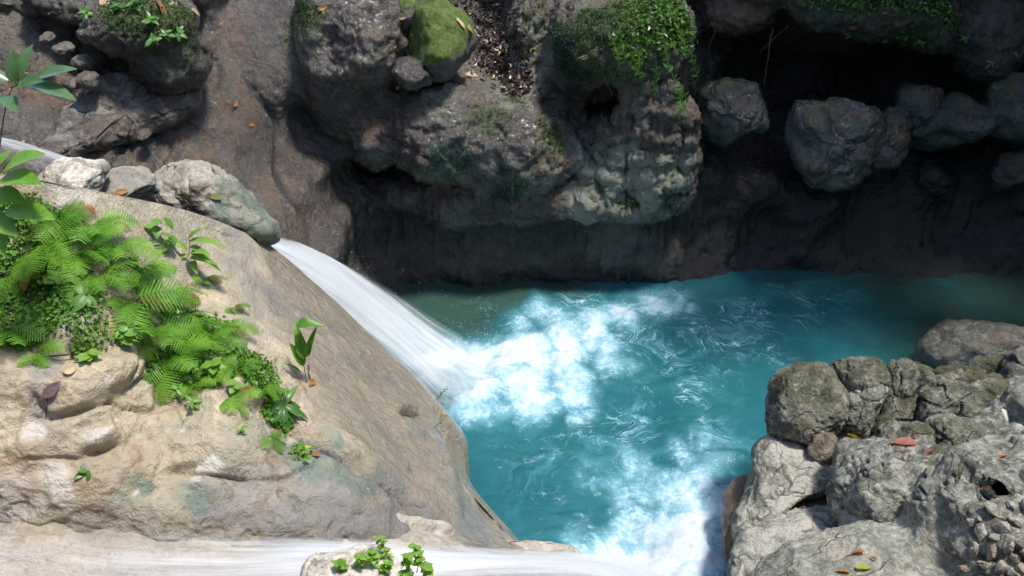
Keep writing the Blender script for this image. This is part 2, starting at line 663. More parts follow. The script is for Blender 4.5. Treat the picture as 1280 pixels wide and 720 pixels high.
# pillar right of the gully
E(665, 60, 8.85, 38, 0.4, 85, 0.15)
E(700, 90, 8.75, 40, 0.35, 60, 0.15)
# mossy overhang
E(770, 45, 8.35, 85, 0.5, 52, 0.12)
E(830, 40, 8.35, 45, 0.45, 50, 0.12)
E(720, 55, 8.6, 45, 0.45, 65, 0.12)
E(775, 128, 8.75, 85, 0.3, 26, 0.08, None, True)
# flowstone drapery: a mass with columns in front
E(800, 205, 8.45, 72, 0.32, 62, 0.12)
E(790, 252, 8.15, 66, 0.28, 20, 0.06)
E(840, 236, 8.2, 34, 0.26, 22, 0.06)
E(745, 225, 8.3, 50, 0.3, 45, 0.12)
for px, top, bot, r, y in ((752, 140, 228, 9, 8.12), (774, 112, 252, 15, 8.04), (800, 108, 250, 14, 8.0), (830, 110, 254, 18, 7.95),
                           (858, 122, 246, 13, 8.02), (733, 200, 262, 13, 8.08), (764, 205, 266, 14, 8.02), (815, 205, 266, 14, 7.95)):
    E(px, (top + bot) / 2, y, r, 0.10, (bot - top) / 2 * 1.08, 0.025, (0, R(math.sin(px) * 4), 0))
    for t in (.2, .42, .6, .8):
        E(px + 3 * math.sin(9 * t + px), top + (bot - top) * t, y - .02, r * (1.05 + .25 * math.sin(t * 17 + px)), 0.11, 10, 0.03)
E(738, 158, 8.22, 13, 0.2, 30, 0.05, None, True)
# mossy bank over the cave on the right
E(1085, 10, 8.75, 98, 0.5, 42, 0.12)
E(1150, 30, 8.75, 42, 0.45, 32, 0.12)
E(1020, 5, 8.8, 42, 0.4, 34, 0.1)
E(1250, 40, 8.7, 60, 0.4, 70, 0.15)
E(920, 15, 9.0, 50, 0.4, 30, 0.15)
# ledge blocks under the mossy shelf, upper left
E(175, 25, 7.25, 75, 0.5, 38, 0.1)
E(215, 70, 7.3, 50, 0.4, 50, 0.15)
E(120, 72, 7.35, 100, 0.35, 15, 0.08, (0, R(28), 0), True)
E(30, 35, 7.3, 60, 0.3, 12, 0.08, (0, R(20), 0), True)
# narrow vertical slots at the foot of the cleft
E(440, 300, 7.6, 5, 0.25, 22, 0.05, None, True)
E(456, 296, 7.8, 6, 0.3, 24, 0.05, None, True)


def cn(p):
    st = np.array([1.0, 1.0, 0.75])
    a = fbm(p * 0.9 * st, 3) * 0.16
    b = fbm(p * 3.0 * st + 9, 3, ridged=True) * 0.07
    x, z = p[:, 0], p[:, 2]
    smooth = sstep(-3.4, -2.9, x) * sstep(-1.55, -1.9, x)          # the slab is smoother
    fl = sstep(.55, .75, x) * sstep(1.8, 1.6, x) * sstep(.5, .7, z) * sstep(2.0, 1.8, z)
    return (a * (1 - 0.85 * smooth) + b * (1 - 0.85 * smooth)) * (1 - .8 * fl)


S.noise(cn)
cme = S.mesh('cliff', 1)
v = verts_of(cme)
nr = normals_of(cme)
ppx, ppy = to_px(v)
x, y_, z = v.T
slab0 = 0
slab = sstep(225, 265, ppx + 0 * ppy) * sstep(420, 380, ppx - 0.25 * (ppy - 100))
under = sstep(0.95, 0.6, z) * sstep(-1.7, -1.3, x)
fine = fbm(v * 7.0, 4) * 0.032 + fbm(v * 19.0 + 5, 3, ridged=True) * 0.018
streak = fbm(v * np.array([16, 8, 1.6]), 4) * 0.028
dip = fbm(np.stack([x * 3.0 + z * 2.2, y_ * 3, (z * 0.8 - x * 0.6)], 1) * np.array([3.0, 1.5, 1.0]), 4) * 0.03
drap = sstep(.62, .8, z) * sstep(1.45, 1.2, z) * sstep(-1.3, -1.0, x) * sstep(1.9, 1.7, x)
fine = fine * (1 - .4 * drap) + .05 * drap * fbm(v * np.array([11, 11, 1.3]) + 3, 3, ridged=True)
flw = sstep(.5, .75, x) * sstep(1.9, 1.7, x) * sstep(.75, .95, z) * sstep(2.0, 1.8, z)
fine = fine + .055 * flw * fbm(v * np.array([17, 8, 1.4]) + 13, 3, ridged=True)
amp = fine * (1 - 0.55 * slab) * (1 - 0.5 * under) + streak * np.maximum(under, 0.0) + dip * slab * .6
f1, f2 = worley(v * 5.5 + 0.4 * np.stack([fbm(v * 4, 2), fbm(v * 4 + 9, 2), fbm(v * 4 + 20, 2)], 1), 3)
amp += -0.02 * sstep(0.12, 0.0, f2 - f1) * (1 - slab) * (1 - under)
v = v + nr * amp[:, None]
# diagonal fissure running down the slab
fx = 318 + (ppy - 90) * 0.30 + 10 * np.sin(ppy * 0.05)
fis = np.exp(-((ppx - fx) / 5.0) ** 2) * sstep(70, 110, ppy) * sstep(330, 230, ppy) * (y_ < 8.4)
fx2 = 245 + (ppy - 10) * 0.34 + 6 * np.sin(ppy * 0.09)
fis = np.maximum(fis, np.exp(-((ppx - fx2) / 4.0) ** 2) * sstep(0, 20, ppy) * sstep(130, 90, ppy))
fx3 = 175 + (160 - ppy) * 0.9
fis = np.maximum(fis, 0.8 * np.exp(-((ppx - fx3) / 6.0) ** 2) * sstep(125, 145, ppy) * sstep(235, 200, ppy))
v = v - nr * (fis * 0.06)[:, None]
set_verts(cme, v)
up = np.clip(nr[:, 2], 0, 1)
moss = blobs(v, [(700, 150, 7.9, .25, .6), (610, 150, 7.85, .3, .5), (500, 60, 8.1, .25, .6), (660, 20, 8.6, .35, .6), (760, 245, 7.95, .25, .6), (830, 225, 7.9, .25, .55), (640, 230, 7.8, .25, .5), (420, 40, 8.1, .2, .55), (548, 45, 8.3, .35, .0), (380, 30, 8.0, .33, .8), (365, 95, 8.1, .25, .45), (215, 35, 6.9, .36, .95), (170, 25, 6.9, .3, .85), (230, 60, 7.0, .22, .8),
                 (700, 175, 7.8, .28, .7), (720, 200, 7.8, .2, .5), (640, 130, 8.2, .2, .5), (660, 60, 8.5, .3, .5), (600, 150, 7.9, .2, .55),
                 (770, 60, 7.95, .55, .95), (830, 40, 8.0, .4, .95), (720, 60, 8.2, .35, .75), (790, 240, 7.95, .22, .62), (850, 240, 7.9, .16, .6),
                 (1090, 40, 8.3, .6, .8), (1150, 40, 8.4, .4, .95), (1020, 20, 8.5, .4, .85), (1240, 40, 8.4, .5, .35), (510, 15, 8.4, .18, .8), (200, 150, 7.0, .25, .42)], 0.12)
algae = blobs(v, [(715, 70, 8.2, .38, .9), (745, 40, 8.1, .3, .7), (560, 200, 7.75, .3, .7), (640, 235, 7.8, .3, .75), (510, 220, 8.0, .3, .6),
                  (690, 100, 8.4, .3, .6), (540, 130, 7.8, .2, .6), (780, 180, 8.1, .3, .5), (1020, 15, 8.4, .35, .6), (620, 60, 8.6, .25, .5)], 0.15)
flow = sstep(.5, .75, x) * sstep(1.85, 1.6, x) * sstep(.55, .75, z) * sstep(1.75, 1.5, z)  # pale tone standing in for light on the flowstone columns
lip = np.exp(-((z - .80) / .10) ** 2) * sstep(-1.2, -.6, x) * sstep(1.7, 1.5, x)  # ledge lip lightened in the colour where the ledge blocks the sun
pale = np.maximum(.52 * flow + .1 * fbm(v * 4, 3), .5 * lip) + blobs(v, [(750, 225, 8.0, .3, .62), (800, 225, 7.95, .3, .6), (850, 215, 7.95, .2, .5), (730, 250, 8.0, .25, .62), (800, 170, 8.1, .28, .48), (640, 120, 8.2, .3, .45), (560, 130, 7.9, .35, .47), (660, 75, 8.5, .3, .6), (650, 30, 8.6, .3, .6), (690, 60, 8.5, .2, .55),
                 (150, 115, 7.0, .25, .4), (120, 130, 6.9, .2, .4), (220, 195, 6.8, .13, .7), (700, 165, 7.8, .18, .5), (690, 215, 7.8, .15, .6)], 0.12)
brown = blobs(v, [(475, 170, 7.9, .22, .62), (250, 200, 7.0, .45, .5), (350, 260, 7.3, .45, .48), (300, 130, 7.7, .45, .5), (280, 50, 8.0, .4, .45), (200, 230, 6.6, .35, .55), (120, 160, 6.7, .35, .55), (60, 90, 7.0, .4, .5),
                  (690, 205, 7.8, .2, .5), (920, 15, 8.7, .35, .65), (460, 60, 7.9, .4, .42)], 0.15)
wet = np.clip(0.40 + 0.75 * blobs(v, [(270, 30, 8.0, .4, 1), (300, 100, 7.8, .45, 1), (330, 40, 8.2, .3, 1), (440, 90, 7.9, .3, 1), (560, 150, 7.8, .3, .8), (610, 170, 7.8, .3, .9), (280, 170, 7.5, .4, 1), (360, 200, 7.6, .45, 1), (380, 270, 7.3, .35, .8), (455, 60, 7.8, .45, 1), (650, 150, 7.8, .2, 1),
                                    (645, 180, 7.7, .2, 1), (475, 190, 7.9, .25, 1), (100, 170, 6.7, .5, .9), (600, 190, 7.7, .3, .6), (180, 200, 6.7, .4, .9)]) + under * 0.25 + slab * .5, 0, 1)
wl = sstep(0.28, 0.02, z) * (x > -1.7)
shade_stain = np.clip(fis * 1.1 + wl * 0.25 + sstep(1.1, 0.75, z) * sstep(-1.5, -1.1, x) * 0.45  # dark fissures and waterline, plus undercut shade painted in
                + sstep(.7, 1.1, x - 0.9 * (z - 1.0)) * sstep(8.15, 8.4, v[:, 1]) * 0.5 + sstep(2.0, 2.5, x) * sstep(8.35, 8.6, v[:, 1]) * sstep(2.25, 2.0, z) * 0.5, 0, 1)  # cave recess darkened in the colour, as shade
for nm, a in (('moss', moss * (0.55 + 0.6 * up)), ('algae', algae), ('pale', pale), ('brown', brown), ('wet', wet), ('shade_stain', shade_stain)):
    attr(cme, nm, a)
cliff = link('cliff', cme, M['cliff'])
tag(cliff, 'dark wet limestone gorge wall with ledges, flowstone columns and a black overhung cave', 'cliff', kind='structure')

# other side of the gorge, unseen behind the viewer, added to cut frontal light
cc = catmull(np.array([(-9.0, 9.0), (-8.2, 4.0), (-7.0, -0.5), (-3.5, -3.0), (0.5, -3.6), (4.5, -2.6), (7.8, 0.0), (9.6, 4.0), (9.8, 9.0)]), 150)
zz_ = np.linspace(-.8, 7.5, 80)
A_ = np.zeros((150, 80, 3))
cen = np.array([0.5, 4.0])
for j, z_ in enumerate(zz_):
    k = 1.0 - 0.02 * z_ + .05 * math.sin(z_ * 1.1)
    A_[:, j, :2] = cen + (cc - cen) * k
    A_[:, j, 2] = z_
A_ = A_.reshape(-1, 3)
out_ = np.concatenate([A_[:, :2] - cen, np.zeros((len(A_), 1))], 1)
out_ /= np.linalg.norm(out_, axis=1)[:, None]
A_ = A_ + out_ * (fbm(A_ * .5, 4) * .8 + fbm(A_ * 2.2, 3) * .15)[:, None]
B_ = A_ + out_ * 1.2
gf = grid_faces(150, 80)
gw = mesh_np('unseen_gorge_wall', np.concatenate([A_, B_]), np.concatenate([gf, gf[:, ::-1] + len(A_)]))
attr(gw, 'moss', .45 + .4 * fbm(A_ * .8, 3).repeat(1) if False else np.tile(.35 + .4 * fbm(A_ * .8, 3), 2))
tag(link('unseen_gorge_wall', gw, M['cliff']), 'unseen rock wall of the gorge, added behind the viewer to block light', 'gorge wall', kind='structure')

# ------------------------------------------------------------------ left bank: the big tan boulder ridge
R1 = [(-330, 185, 3.85), (-100, 205, 3.9), (40, 222, 3.95), (130, 240, 4.2), (230, 262, 4.65), (300, 288, 5.05), (345, 312, 5.3), (440, 396, 5.3), (488, 441, 5.15), (540, 500, 4.8), (544, 558, 4.5), (650, 686, 3.5)]
RA = [(-330, 300, 3.65), (-100, 318, 3.7), (20, 320, 3.72), (125, 330, 3.75), (215, 345, 4.15), (295, 355, 4.45), (350, 375, 4.65), (452, 440, 4.7), (500, 478, 4.6), (550, 548, 4.3), (580, 610, 4.1), (655, 686.6, 3.48)]
RB = [(-330, 410, 3.3), (-100, 420, 3.3), (20, 420, 3.35), (118, 420, 3.4), (205, 432, 3.65), (295, 425, 3.88), (352, 450, 3.95), (455, 520, 3.92), (503, 545, 4.0), (553, 598, 3.82), (592, 642, 3.7), (655, 687.5, 3.46)]
RC = [(-330, 510, 3.0), (-100, 518, 3.0), (10, 520, 3.05), (112, 525, 3.1), (205, 535, 3.25), (298, 522, 3.32), (360, 548, 3.38), (455, 602, 3.3), (508, 618, 3.42), (558, 640, 3.45), (600, 664, 3.47), (655, 688.2, 3.44)]
RD = [(-330, 575, 2.85), (-100, 582, 2.85), (5, 585, 2.9), (110, 600, 2.92), (207, 615, 2.97), (298, 610, 3.03), (365, 628, 3.05), (452, 648, 3.08), (512, 657, 3.2), (563, 668, 3.3), (606, 680, 3.36), (655, 689, 3.42)]
RE = [(-330, 600, 2.75), (-100, 605, 2.8), (0, 612, 2.85), (110, 635, 2.85), (210, 652, 2.86), (300, 662, 2.9), (380, 670, 2.93), (450, 677, 3.0), (520, 684, 3.1), (570, 688, 3.2), (615, 691, 3.3), (656, 691, 3.38)]
P = [[at_y(*q) for q in r] for r in (R1, RA, RB, RC, RD, RE)]
b1, b2, b3 = [], [], []
for i, p in enumerate(P[0]):
    t = i / 11
    o = np.array([0.03 + 0.08 * t, 0.07 * (1 - t) + 0.01, 0.0])
    b1.append(p + o + np.array([0, 0, -0.13]))
    b2.append(p + o * 2.2 + np.array([0, 0.04, -0.40]))
    b3.append(np.array([*(p + o * 2.6)[:2], -0.6]))
f1_ = [p + np.array([0.0, -0.05, -0.25]) for p in P[-1]]
NU, NV = 330, 460
bk_ = np.array([b3, b2, b1, P[0]])
tt_ = np.linspace(0, 3, 81)[:-1]
bk_ = np.stack([bk_[int(t)] * (1 - t % 1) + bk_[int(t) + 1] * (t % 1) for t in tt_])
fr_ = catmull(np.array(P + [f1_]), NU - 80)
gv = catmull(np.swapaxes(np.concatenate([bk_, fr_]), 0, 1), NV)
gv = np.swapaxes(gv, 0, 1).reshape(-1, 3)
bme = mesh_np('boulder_bank', gv, grid_faces(NU, NV)[:, ::-1])
if normals_of(bme)[NU // 2 * NV + NV // 2][2] < 0:
    bme = mesh_np('boulder_bank', gv, grid_faces(NU, NV))
nr = normals_of(bme)
v = gv.astype(np.float32)
ppx, ppy = to_px(v)
disp = fbm(v * 1.6, 4) * 0.045


def bump_at(px, py, r, a, sx=1.0, ang=0.0):
    """a lump (or hollow) on the bank; pixel-sized footprint"""
    c, s = math.cos(ang), math.sin(ang)
    dx, dy = ppx - px, ppy - py
    u, w_ = (c * dx + s * dy) / (r * sx), (-s * dx + c * dy) / r
    return a * np.exp(-(u * u + w_ * w_) ** 1.5)


lower = sstep(430, 470, ppy + 0.05 * ppx) * sstep(430, 330, ppx - 0.3 * (ppy - 500))
rough_n = fbm(v * np.array([3.0, 3.0, 5.5]) + 3, 4, ridged=True) * 0.035
disp += lower * rough_n
disp += bump_at(30, 560, 15, 0.035, 1.8, 0.15) + bump_at(124, 548, 13, 0.055, 1.7, -0.3) + bump_at(125, 565, 5, -0.03, 4.5, -0.25) + bump_at(75, 574, 4, -0.025, 9, .02) + bump_at(95, 515, 5, -0.06, 5, -.2) + bump_at(52, 508, 6, -0.05, 2.6, 1.1) + bump_at(80, 500, 24, 0.035, 1.5, -0.3)
disp += bump_at(165, 590, 24, 0.045, 1.8, -0.3) + bump_at(230, 590, 5, -0.03, 5, -.3) + bump_at(60, 525, 8, -0.04, 4, -0.1)
disp += bump_at(85, 395, 30, 0.06, 1.2, -0.4) + bump_at(100, 445, 12, -0.05, 3.0, -0.1) + bump_at(25, 480, 25, 0.05, 1.5) + bump_at(130, 470, 22, 0.05, 2.0, -0.5)
disp += bump_at(190, 500, 40, -0.05, 1.2) + bump_at(240, 560, 30, 0.03, 1.5, -0.5)
# crease between the tan face and the green lower face
crx = np.array([330, 390, 430, 470, 520, 560]); cry = np.array([505, 545, 573, 592, 632, 655])
cy = np.interp(ppx, crx, cry) + 3 * np.sin(ppx * 0.07)
inr = sstep(300, 350, ppx) * sstep(580, 520, ppx)
disp += inr * (0.035 * np.exp(-((ppy - cy + 14) / 14.0) ** 2) - 0.045 * np.exp(-((ppy - cy - 5) / 6.0) ** 2))
disp += bump_at(515, 515, 7, -0.06, 2.2, -0.1)
# soil pocket under the ferns
disp += bump_at(35, 365, 40, -0.10, 1.4)
micro = fbm(v * 12, 4) * 0.012 * (0.5 + lower)
pit = worley(v * 16, 2)[0]
disp += lower * (.016 * fbm(v * np.array([6, 6, 14]) + 7, 4, ridged=True) - .034 * sstep(.09, .0, np.abs(fbm(v * np.array([1.6, 1.6, 3.0]) + 60, 3))) * sstep(0, .3, fbm(v * 1.1 + 90, 2)))
disp += micro * .8 - lower * 0.004 * sstep(0.35, 0.1, pit)
# diagonal grain of the tan face
g = v @ np.array([[0.75, 0.3], [-0.55, 0.6], [0.2, 0.4]], np.float32)
disp += 0.012 * fbm(np.stack([g[:, 0] * 7, g[:, 1] * 2, v[:, 2]], 1), 4) * (1 - lower)
rowp = np.repeat(np.concatenate([tt_, np.linspace(3, 9, NU - 80)]), NV)
fade = sstep(0.0, 0.04, np.abs(ppx - 655) / 400 + 0.0) * (.15 + .85 * sstep(2.9, 3.9, rowp))
v2 = v + nr * (disp * fade)[:, None]
set_verts(bme, v2)
v = v2
moss = blobs(v, [(40, 350, 3.6, .28, .85), (60, 370, 3.55, .30, .8), (110, 400, 3.45, .2, .5), (200, 330, 3.95, .22, .75), (250, 400, 3.85, .25, .8), (300, 470, 3.65, .2, .8), (345, 510, 3.5, .14, .8), (20, 300, 3.75, .3, .8), (225, 460, 3.5, .2, .8), (370, 560, 3.3, .09, .6), (390, 440, 4.0, .08, .6)], 0.08)
algae = blobs(v, [(385, 565, 3.3, .2, .7), (450, 585, 3.35, .18, .6), (300, 580, 3.1, .2, .5), (230, 530, 3.25, .15, .45), (330, 540, 3.3, .14, .55), (150, 605, 2.95, .12, .7), (170, 615, 2.92, .12, .7), (250, 620, 3.0, .12, .6), (420, 545, 3.5, .1, .7), (480, 610, 3.35, .1, .55), (210, 480, 3.3, .15, .5)], 0.10)
pale = blobs(v, [(40, 545, 2.98, .09, .75), (118, 540, 3.02, .09, .8), (175, 495, 3.2, .06, .7), (260, 590, 3.07, .045, .9), (165, 622, 2.9, .05, .8), (70, 600, 2.88, .1, .7), (225, 525, 3.25, .07, .6), (20, 620, 2.85, .14, .7), (270, 575, 3.1, .05, .8), (85, 390, 3.4, .13, .8), (130, 470, 3.25, .08, .65), (100, 215, 4.1, .2, .6)], 0.06)
brown = blobs(v, [(30, 590, 2.9, .16, .5), (180, 570, 3.05, .16, .4), (320, 600, 3.1, .2, .42), (120, 590, 2.95, .2, .45), (450, 500, 4.1, .1, .35), (500, 590, 3.7, .12, .45)], 0.1)
shade_stain = np.clip(inr * np.exp(-((ppy - cy - 5) / 4.0) ** 2) * 0.45 + np.clip(bump_at(515, 515, 6, 0.9, 2.6, -0.1), 0, 1)  # darker along the crease, in the dent and the soil pocket
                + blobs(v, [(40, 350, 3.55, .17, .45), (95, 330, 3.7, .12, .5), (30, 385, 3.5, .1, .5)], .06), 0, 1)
grey = blobs(v, [(330, 360, 4.6, .3, .5), (430, 470, 4.45, .2, .55), (390, 400, 4.7, .22, .45), (400, 640, 3.1, .32, .9), (500, 655, 3.2, .3, .9), (300, 630, 3.0, .22, .7), (590, 665, 3.4, .2, .8), (60, 510, 3.1, .14, .55), (30, 470, 3.2, .12, .6), (470, 560, 3.8, .2, .5), (520, 560, 4.0, .12, .5), (580, 640, 3.6, .25, .55), (480, 480, 4.6, .15, .5), (300, 300, 4.95, .2, .5)], 0.14)
wet = sstep(0.10, 0.0, (v[:, 2] - np.interp(v[:, 0], [-2.5, -1, -0.5, 0.1], [2.25, 1.9, 1.72, 1.2]))) * 0.8
for nm, a in (('moss', moss), ('algae', algae), ('pale', pale), ('brown', brown), ('wet', wet), ('shade_stain', shade_stain), ('grey', grey)):
    attr(bme, nm, a)
bank = link('boulder', bme, M['boulder'])
tag(bank, 'huge smooth tan boulder on the left with ferns growing on its top', 'boulder')

# ------------------------------------------------------------------ the bed of the near stream
BR = [
    [(-420, 560, 2.95), (-200, 590, 2.85), (0, 600, 2.95), (210, 640, 2.98), (380, 655, 3.05), (520, 668, 3.22), (640, 684, 3.45), (715, 690, 3.52), (760, 735, 3.5)],
    [(-420, 640, 2.6), (-200, 655, 2.62), (0, 655, 2.75), (200, 680, 2.76), (380, 695, 2.82), (520, 702, 2.98), (640, 706, 3.15), (715, 708, 3.3), (762, 760, 3.3)],
    [(-420, 760, 2.2), (-200, 760, 2.2), (0, 755, 2.3), (200, 750, 2.45), (400, 760, 2.5), (520, 765, 2.6), (640, 765, 2.75), (725, 770, 2.85), (780, 830, 2.85)],
    [(-420, 950, 1.6), (-200, 950, 1.6), (0, 950, 1.6), (200, 950, 1.6), (400, 950, 1.7), (520, 950, 1.75), (640, 950, 1.8), (725, 950, 1.9), (800, 1000, 1.9)],
]
Pb = [[at_y(*q) for q in r] for r in BR]
bk = [p + np.array([0, 0.12, -0.18]) for p in Pb[0]]
bk2 = [np.array([p[0], p[1] + 0.25, -0.6]) for p in Pb[0]]
last = [np.array([p[0], 0.3, p[2] + 0.2]) for p in Pb[-1]]
gv = loft([bk2, bk] + Pb + [last], 150, 260)
sme = mesh_np('streambed', gv, grid_faces(150, 260))
nr = normals_of(sme)
if nr[75 * 260 + 130][2] < 0:
    sme = mesh_np('streambed', gv, grid_faces(150, 260)[:, ::-1])
    nr = normals_of(sme)
v = gv.astype(np.float32)
v = v + nr * (fbm(v * 2.2, 4) * 0.05 + fbm(v * 8, 3) * 0.012)[:, None]
set_verts(sme, v)
attr(sme, 'wet', np.full(len(v), 0.35))
attr(sme, 'brown', 0.18 + 0.3 * fbm(v * 1.7, 3))
attr(sme, 'pale', 0.55 + 0.5 * fbm(v * np.array([1.2, 3.0, 2.0]) + 8, 3))
bed = link('streambed', sme, M['boulder'])
tag(bed, 'sloping tan rock bed under the near stream', 'streambed', kind='structure')
bank_bvh = BVHTree.FromPolygons([tuple(c) for c in verts_of(bme)], [tuple(p.vertices) for p in bme.polygons])
# ------------------------------------------------------------------ rocks
def ico(n):
    import bmesh
    bm = bmesh.new()
    bmesh.ops.create_icosphere(bm, subdivisions=n, radius=1.0)
    bm.verts.ensure_lookup_table()
    v = np.array([q.co for q in bm.verts], np.float32)
    f = np.array([[q.index for q in p.verts] for p in bm.faces], np.int32)
    bm.free()
    return v, f


ICO = {n: ico(n) for n in (2, 3, 4, 5, 6)}


def rock_mesh(name, c, r, seed, sub=5, rot=(0, 0, 0), lump=0.18, fine=0.05, facets=7, pit=0.0, cut=0.72):
    rg = np.random.default_rng(seed)
    v, f = ICO[sub]
    v = v.copy()
    for k in range(facets):
        n = rg.normal(size=3)
        n /= np.linalg.norm(n)
        d = rg.uniform(cut, 0.95)
        t = v @ n
        over = np.maximum(t - d, 0)
        v = v - (over * 0.85)[:, None] * n
    o = rg.uniform(0, 50, 3)
    n = v / np.linalg.norm(v, axis=1)[:, None]
    v = v * (1 + lump * fbm(v * 1.1 + o, 3))[:, None]
    v = v * np.asarray(r)
    rm = float(np.mean(r))
    v = v + n * (fine * rm * (fbm(v / rm * 3.5 + o, 4) + 0.6 * fbm(v / rm * 9 + o, 3, ridged=True)))[:, None]
    if pit:
        g1 = worley(v * 22 + o, 1)[0]
        v = v - n * (pit * sstep(0.45, 0.15, g1))[:, None]
    m = np.array(Matrix.Rotation(rot[2], 3, 'Z') @ Matrix.Rotation(rot[1], 3, 'Y') @ Matrix.Rotation(rot[0], 3, 'X'))
    v = v @ m.T
    return mesh_np(name, v, f)


def rock(px, py, y, rx, rz, ry, label, mat, seed, cat='rock', name=None, group=None, sub=5, attrs=None, **kw):
    m = mpp(px, py, y)
    c = at_y(px, py, y)
    me = rock_mesh(name or cat, c, (rx * m, ry, rz * m), seed, sub, **kw)
    for nm, a in (attrs or {}).items():
        v = verts_of(me)
        nn = normals_of(me)
        attr(me, nm, a(v, nn) if callable(a) else np.full(len(v), a))
    o = link(name or cat.replace(' ', '_'), me, mat)
    o.location = c
    tag(o, label, cat, group)
    return o


def poly_rock(pts_, y, thick, label, mat, seed, cat='boulder', tilt=0.0, p=2.6, fine=.03, lump=.10, nr=34, nt=150, attrs=None, pit=0.0, grow=1.04, crack=0.0, name=None):
    """a rock whose outline was measured on the photograph; it stands at distance y, bulges towards the viewer by
    'thick' metres and is closed behind; tilt leans its face back"""
    P_ = np.array(pts_, float)
    c = P_.mean(0)
    P_ = c + (P_ - c) * grow
    Q = catmull(np.concatenate([P_[-1:], P_, P_[:2]]), 900)
    k = len(P_) + 2
    Q = Q[int(900 / k):int(900 * (k - 1) / k) + 1]
    sl_ = np.concatenate([[0], np.cumsum(np.linalg.norm(np.diff(Q, axis=0), axis=1))])
    Q = np.stack([np.interp(np.linspace(0, sl_[-1], nt, endpoint=False), sl_, Q[:, j]) for j in (0, 1)], 1)
    m = mpp(c[0], c[1], y)
    d0 = ray(c[0], c[1])
    d0 = d0 / np.linalg.norm(d0)
    ux = np.array([1.0, 0, 0])
    ux = ux - d0 * ux.dot(d0)
    ux /= np.linalg.norm(ux)
    uy = np.cross(ux, d0)
    C0 = at_y(c[0], c[1], y)
    V = []
    def ring(a, side):
        r, dz = math.sin(a) ** (2 / p), math.cos(a) ** (2 / p)
        q = (Q - c) * r * m
        dep = -side * dz * thick * (1.0 if side > 0 else .8) + tilt * (-q[:, 1])
        return C0 + q[:, :1] * ux - q[:, 1:] * uy + dep[:, None] * d0
    an = np.linspace(.02, math.pi / 2, nr)
    for a in an:
        V.append(ring(a, 1))
    for a in an[::-1][1:]:
        V.append(ring(a, -1))
    V = np.array(V)
    n_ = len(V)
    idx = np.arange(n_ * nt).reshape(n_, nt)
    f = np.stack([idx[:-1], np.roll(idx, -1, 1)[:-1], np.roll(idx, -1, 1)[1:], idx[1:]], -1).reshape(-1, 4)
    V = V.reshape(-1, 3)
    V = np.concatenate([V, V[:nt].mean(0)[None], V[-nt:].mean(0)[None]])
    caps = [(idx[0, (j + 1) % nt], idx[0, j], len(V) - 2) for j in range(nt)] + [(idx[-1, j], idx[-1, (j + 1) % nt], len(V) - 1) for j in range(nt)]
    f = [tuple(int(q) for q in w) for w in f] + [tuple(int(q) for q in w) for w in caps]
    nm = name or cat.replace(' ', '_')
    me = bpy.data.meshes.new(nm)
    L = V - C0
    me.from_pydata(L.tolist(), [], f)
    me.update()
    me.polygons.foreach_set('use_smooth', np.full(len(me.polygons), True))
    nn = normals_of(me)
    if (nn[:nt] @ d0).mean() > 0:
        me.flip_normals()
        nn = normals_of(me)
    sz = math.sqrt(abs(np.ptp(L[:, 0]) * np.ptp(L[:, 2]))) + .05
    W_ = V + seed
    disp = lump * sz * fbm(W_ / sz * 1.6, 3) + fine * sz * (fbm(W_ / sz * 6, 4) + .5 * fbm(W_ / sz * 15, 3, ridged=True))
    if pit:
        disp = disp - pit * sstep(.42, .12, worley(V * 24, 1)[0])
    ckv = np.zeros(len(V))
    if crack:
        a1, a2 = worley(V / sz * np.array([1.7, 1.7, 1.1]) + seed + .3 * np.stack([fbm(V * 6, 2), fbm(V * 6 + 9, 2), fbm(V * 6 + 17, 2)], 1), 2)
        ckv = sstep(.07, 0, a2 - a1)
        disp = disp - crack * ckv
    L = L + nn * disp[:, None]
    set_verts(me, L)
    nn = normals_of(me)
    for a_, fn_ in (attrs or {}).items():
        attr(me, a_, (fn_(L, nn) if callable(fn_) else np.full(len(L), fn_)) + (0.6 * ckv if a_ == 'shade_stain' else 0))
    if crack and 'shade_stain' not in (attrs or {}):
        attr(me, 'shade_stain', .6 * ckv)
    o = link(nm, me, mat)
    o.location = C0
    return tag(o, label, cat)


def topmoss(k, lo=0.2):
    return lambda v, n: k * sstep(lo, 0.9, n[:, 2] + 0.25 * fbm(v * 8, 3))


# behind the big boulder
rock(92, 222, 4.5, 38, 22, .22, 'small pale rough rock at the back of the tan boulder, beside the upper stream', M['paleboulder'], 11, 'boulder', attrs={'pale': .42})
rock(158, 232, 4.75, 36, 20, .22, 'low mottled rock wedged between two pale rocks behind the tan boulder', M['paleboulder'], 12, 'boulder', attrs={'algae': .4})
for i, (px, py, r) in enumerate(((80, 62, 12), (104, 78, 13), (110, 100, 15), (96, 104, 9), (190, 78, 12), (180, 168, 8), (58, 48, 9))):
    L = ['knobbly stone stuck in the crevice at the far upper left', 'rounded stone above the grey boulder in the upper left crevice', 'lumpy brown stone just left of the blunt grey boulder', 'small stone touching the lumpy brown stone at upper left',
         'dark stone under the mossy shelf at upper left', 'little grey stone at the stream edge below the blunt grey boulder', 'topmost small stone in the upper left crevice'][i]
    y = [7.05, 6.95, 6.75, 6.8, 7.05, 6.7, 7.1][i]
    rock(px, py, y, r, r * .75, .09, L, M['cliff'], 30 + i, 'stone', sub=4)
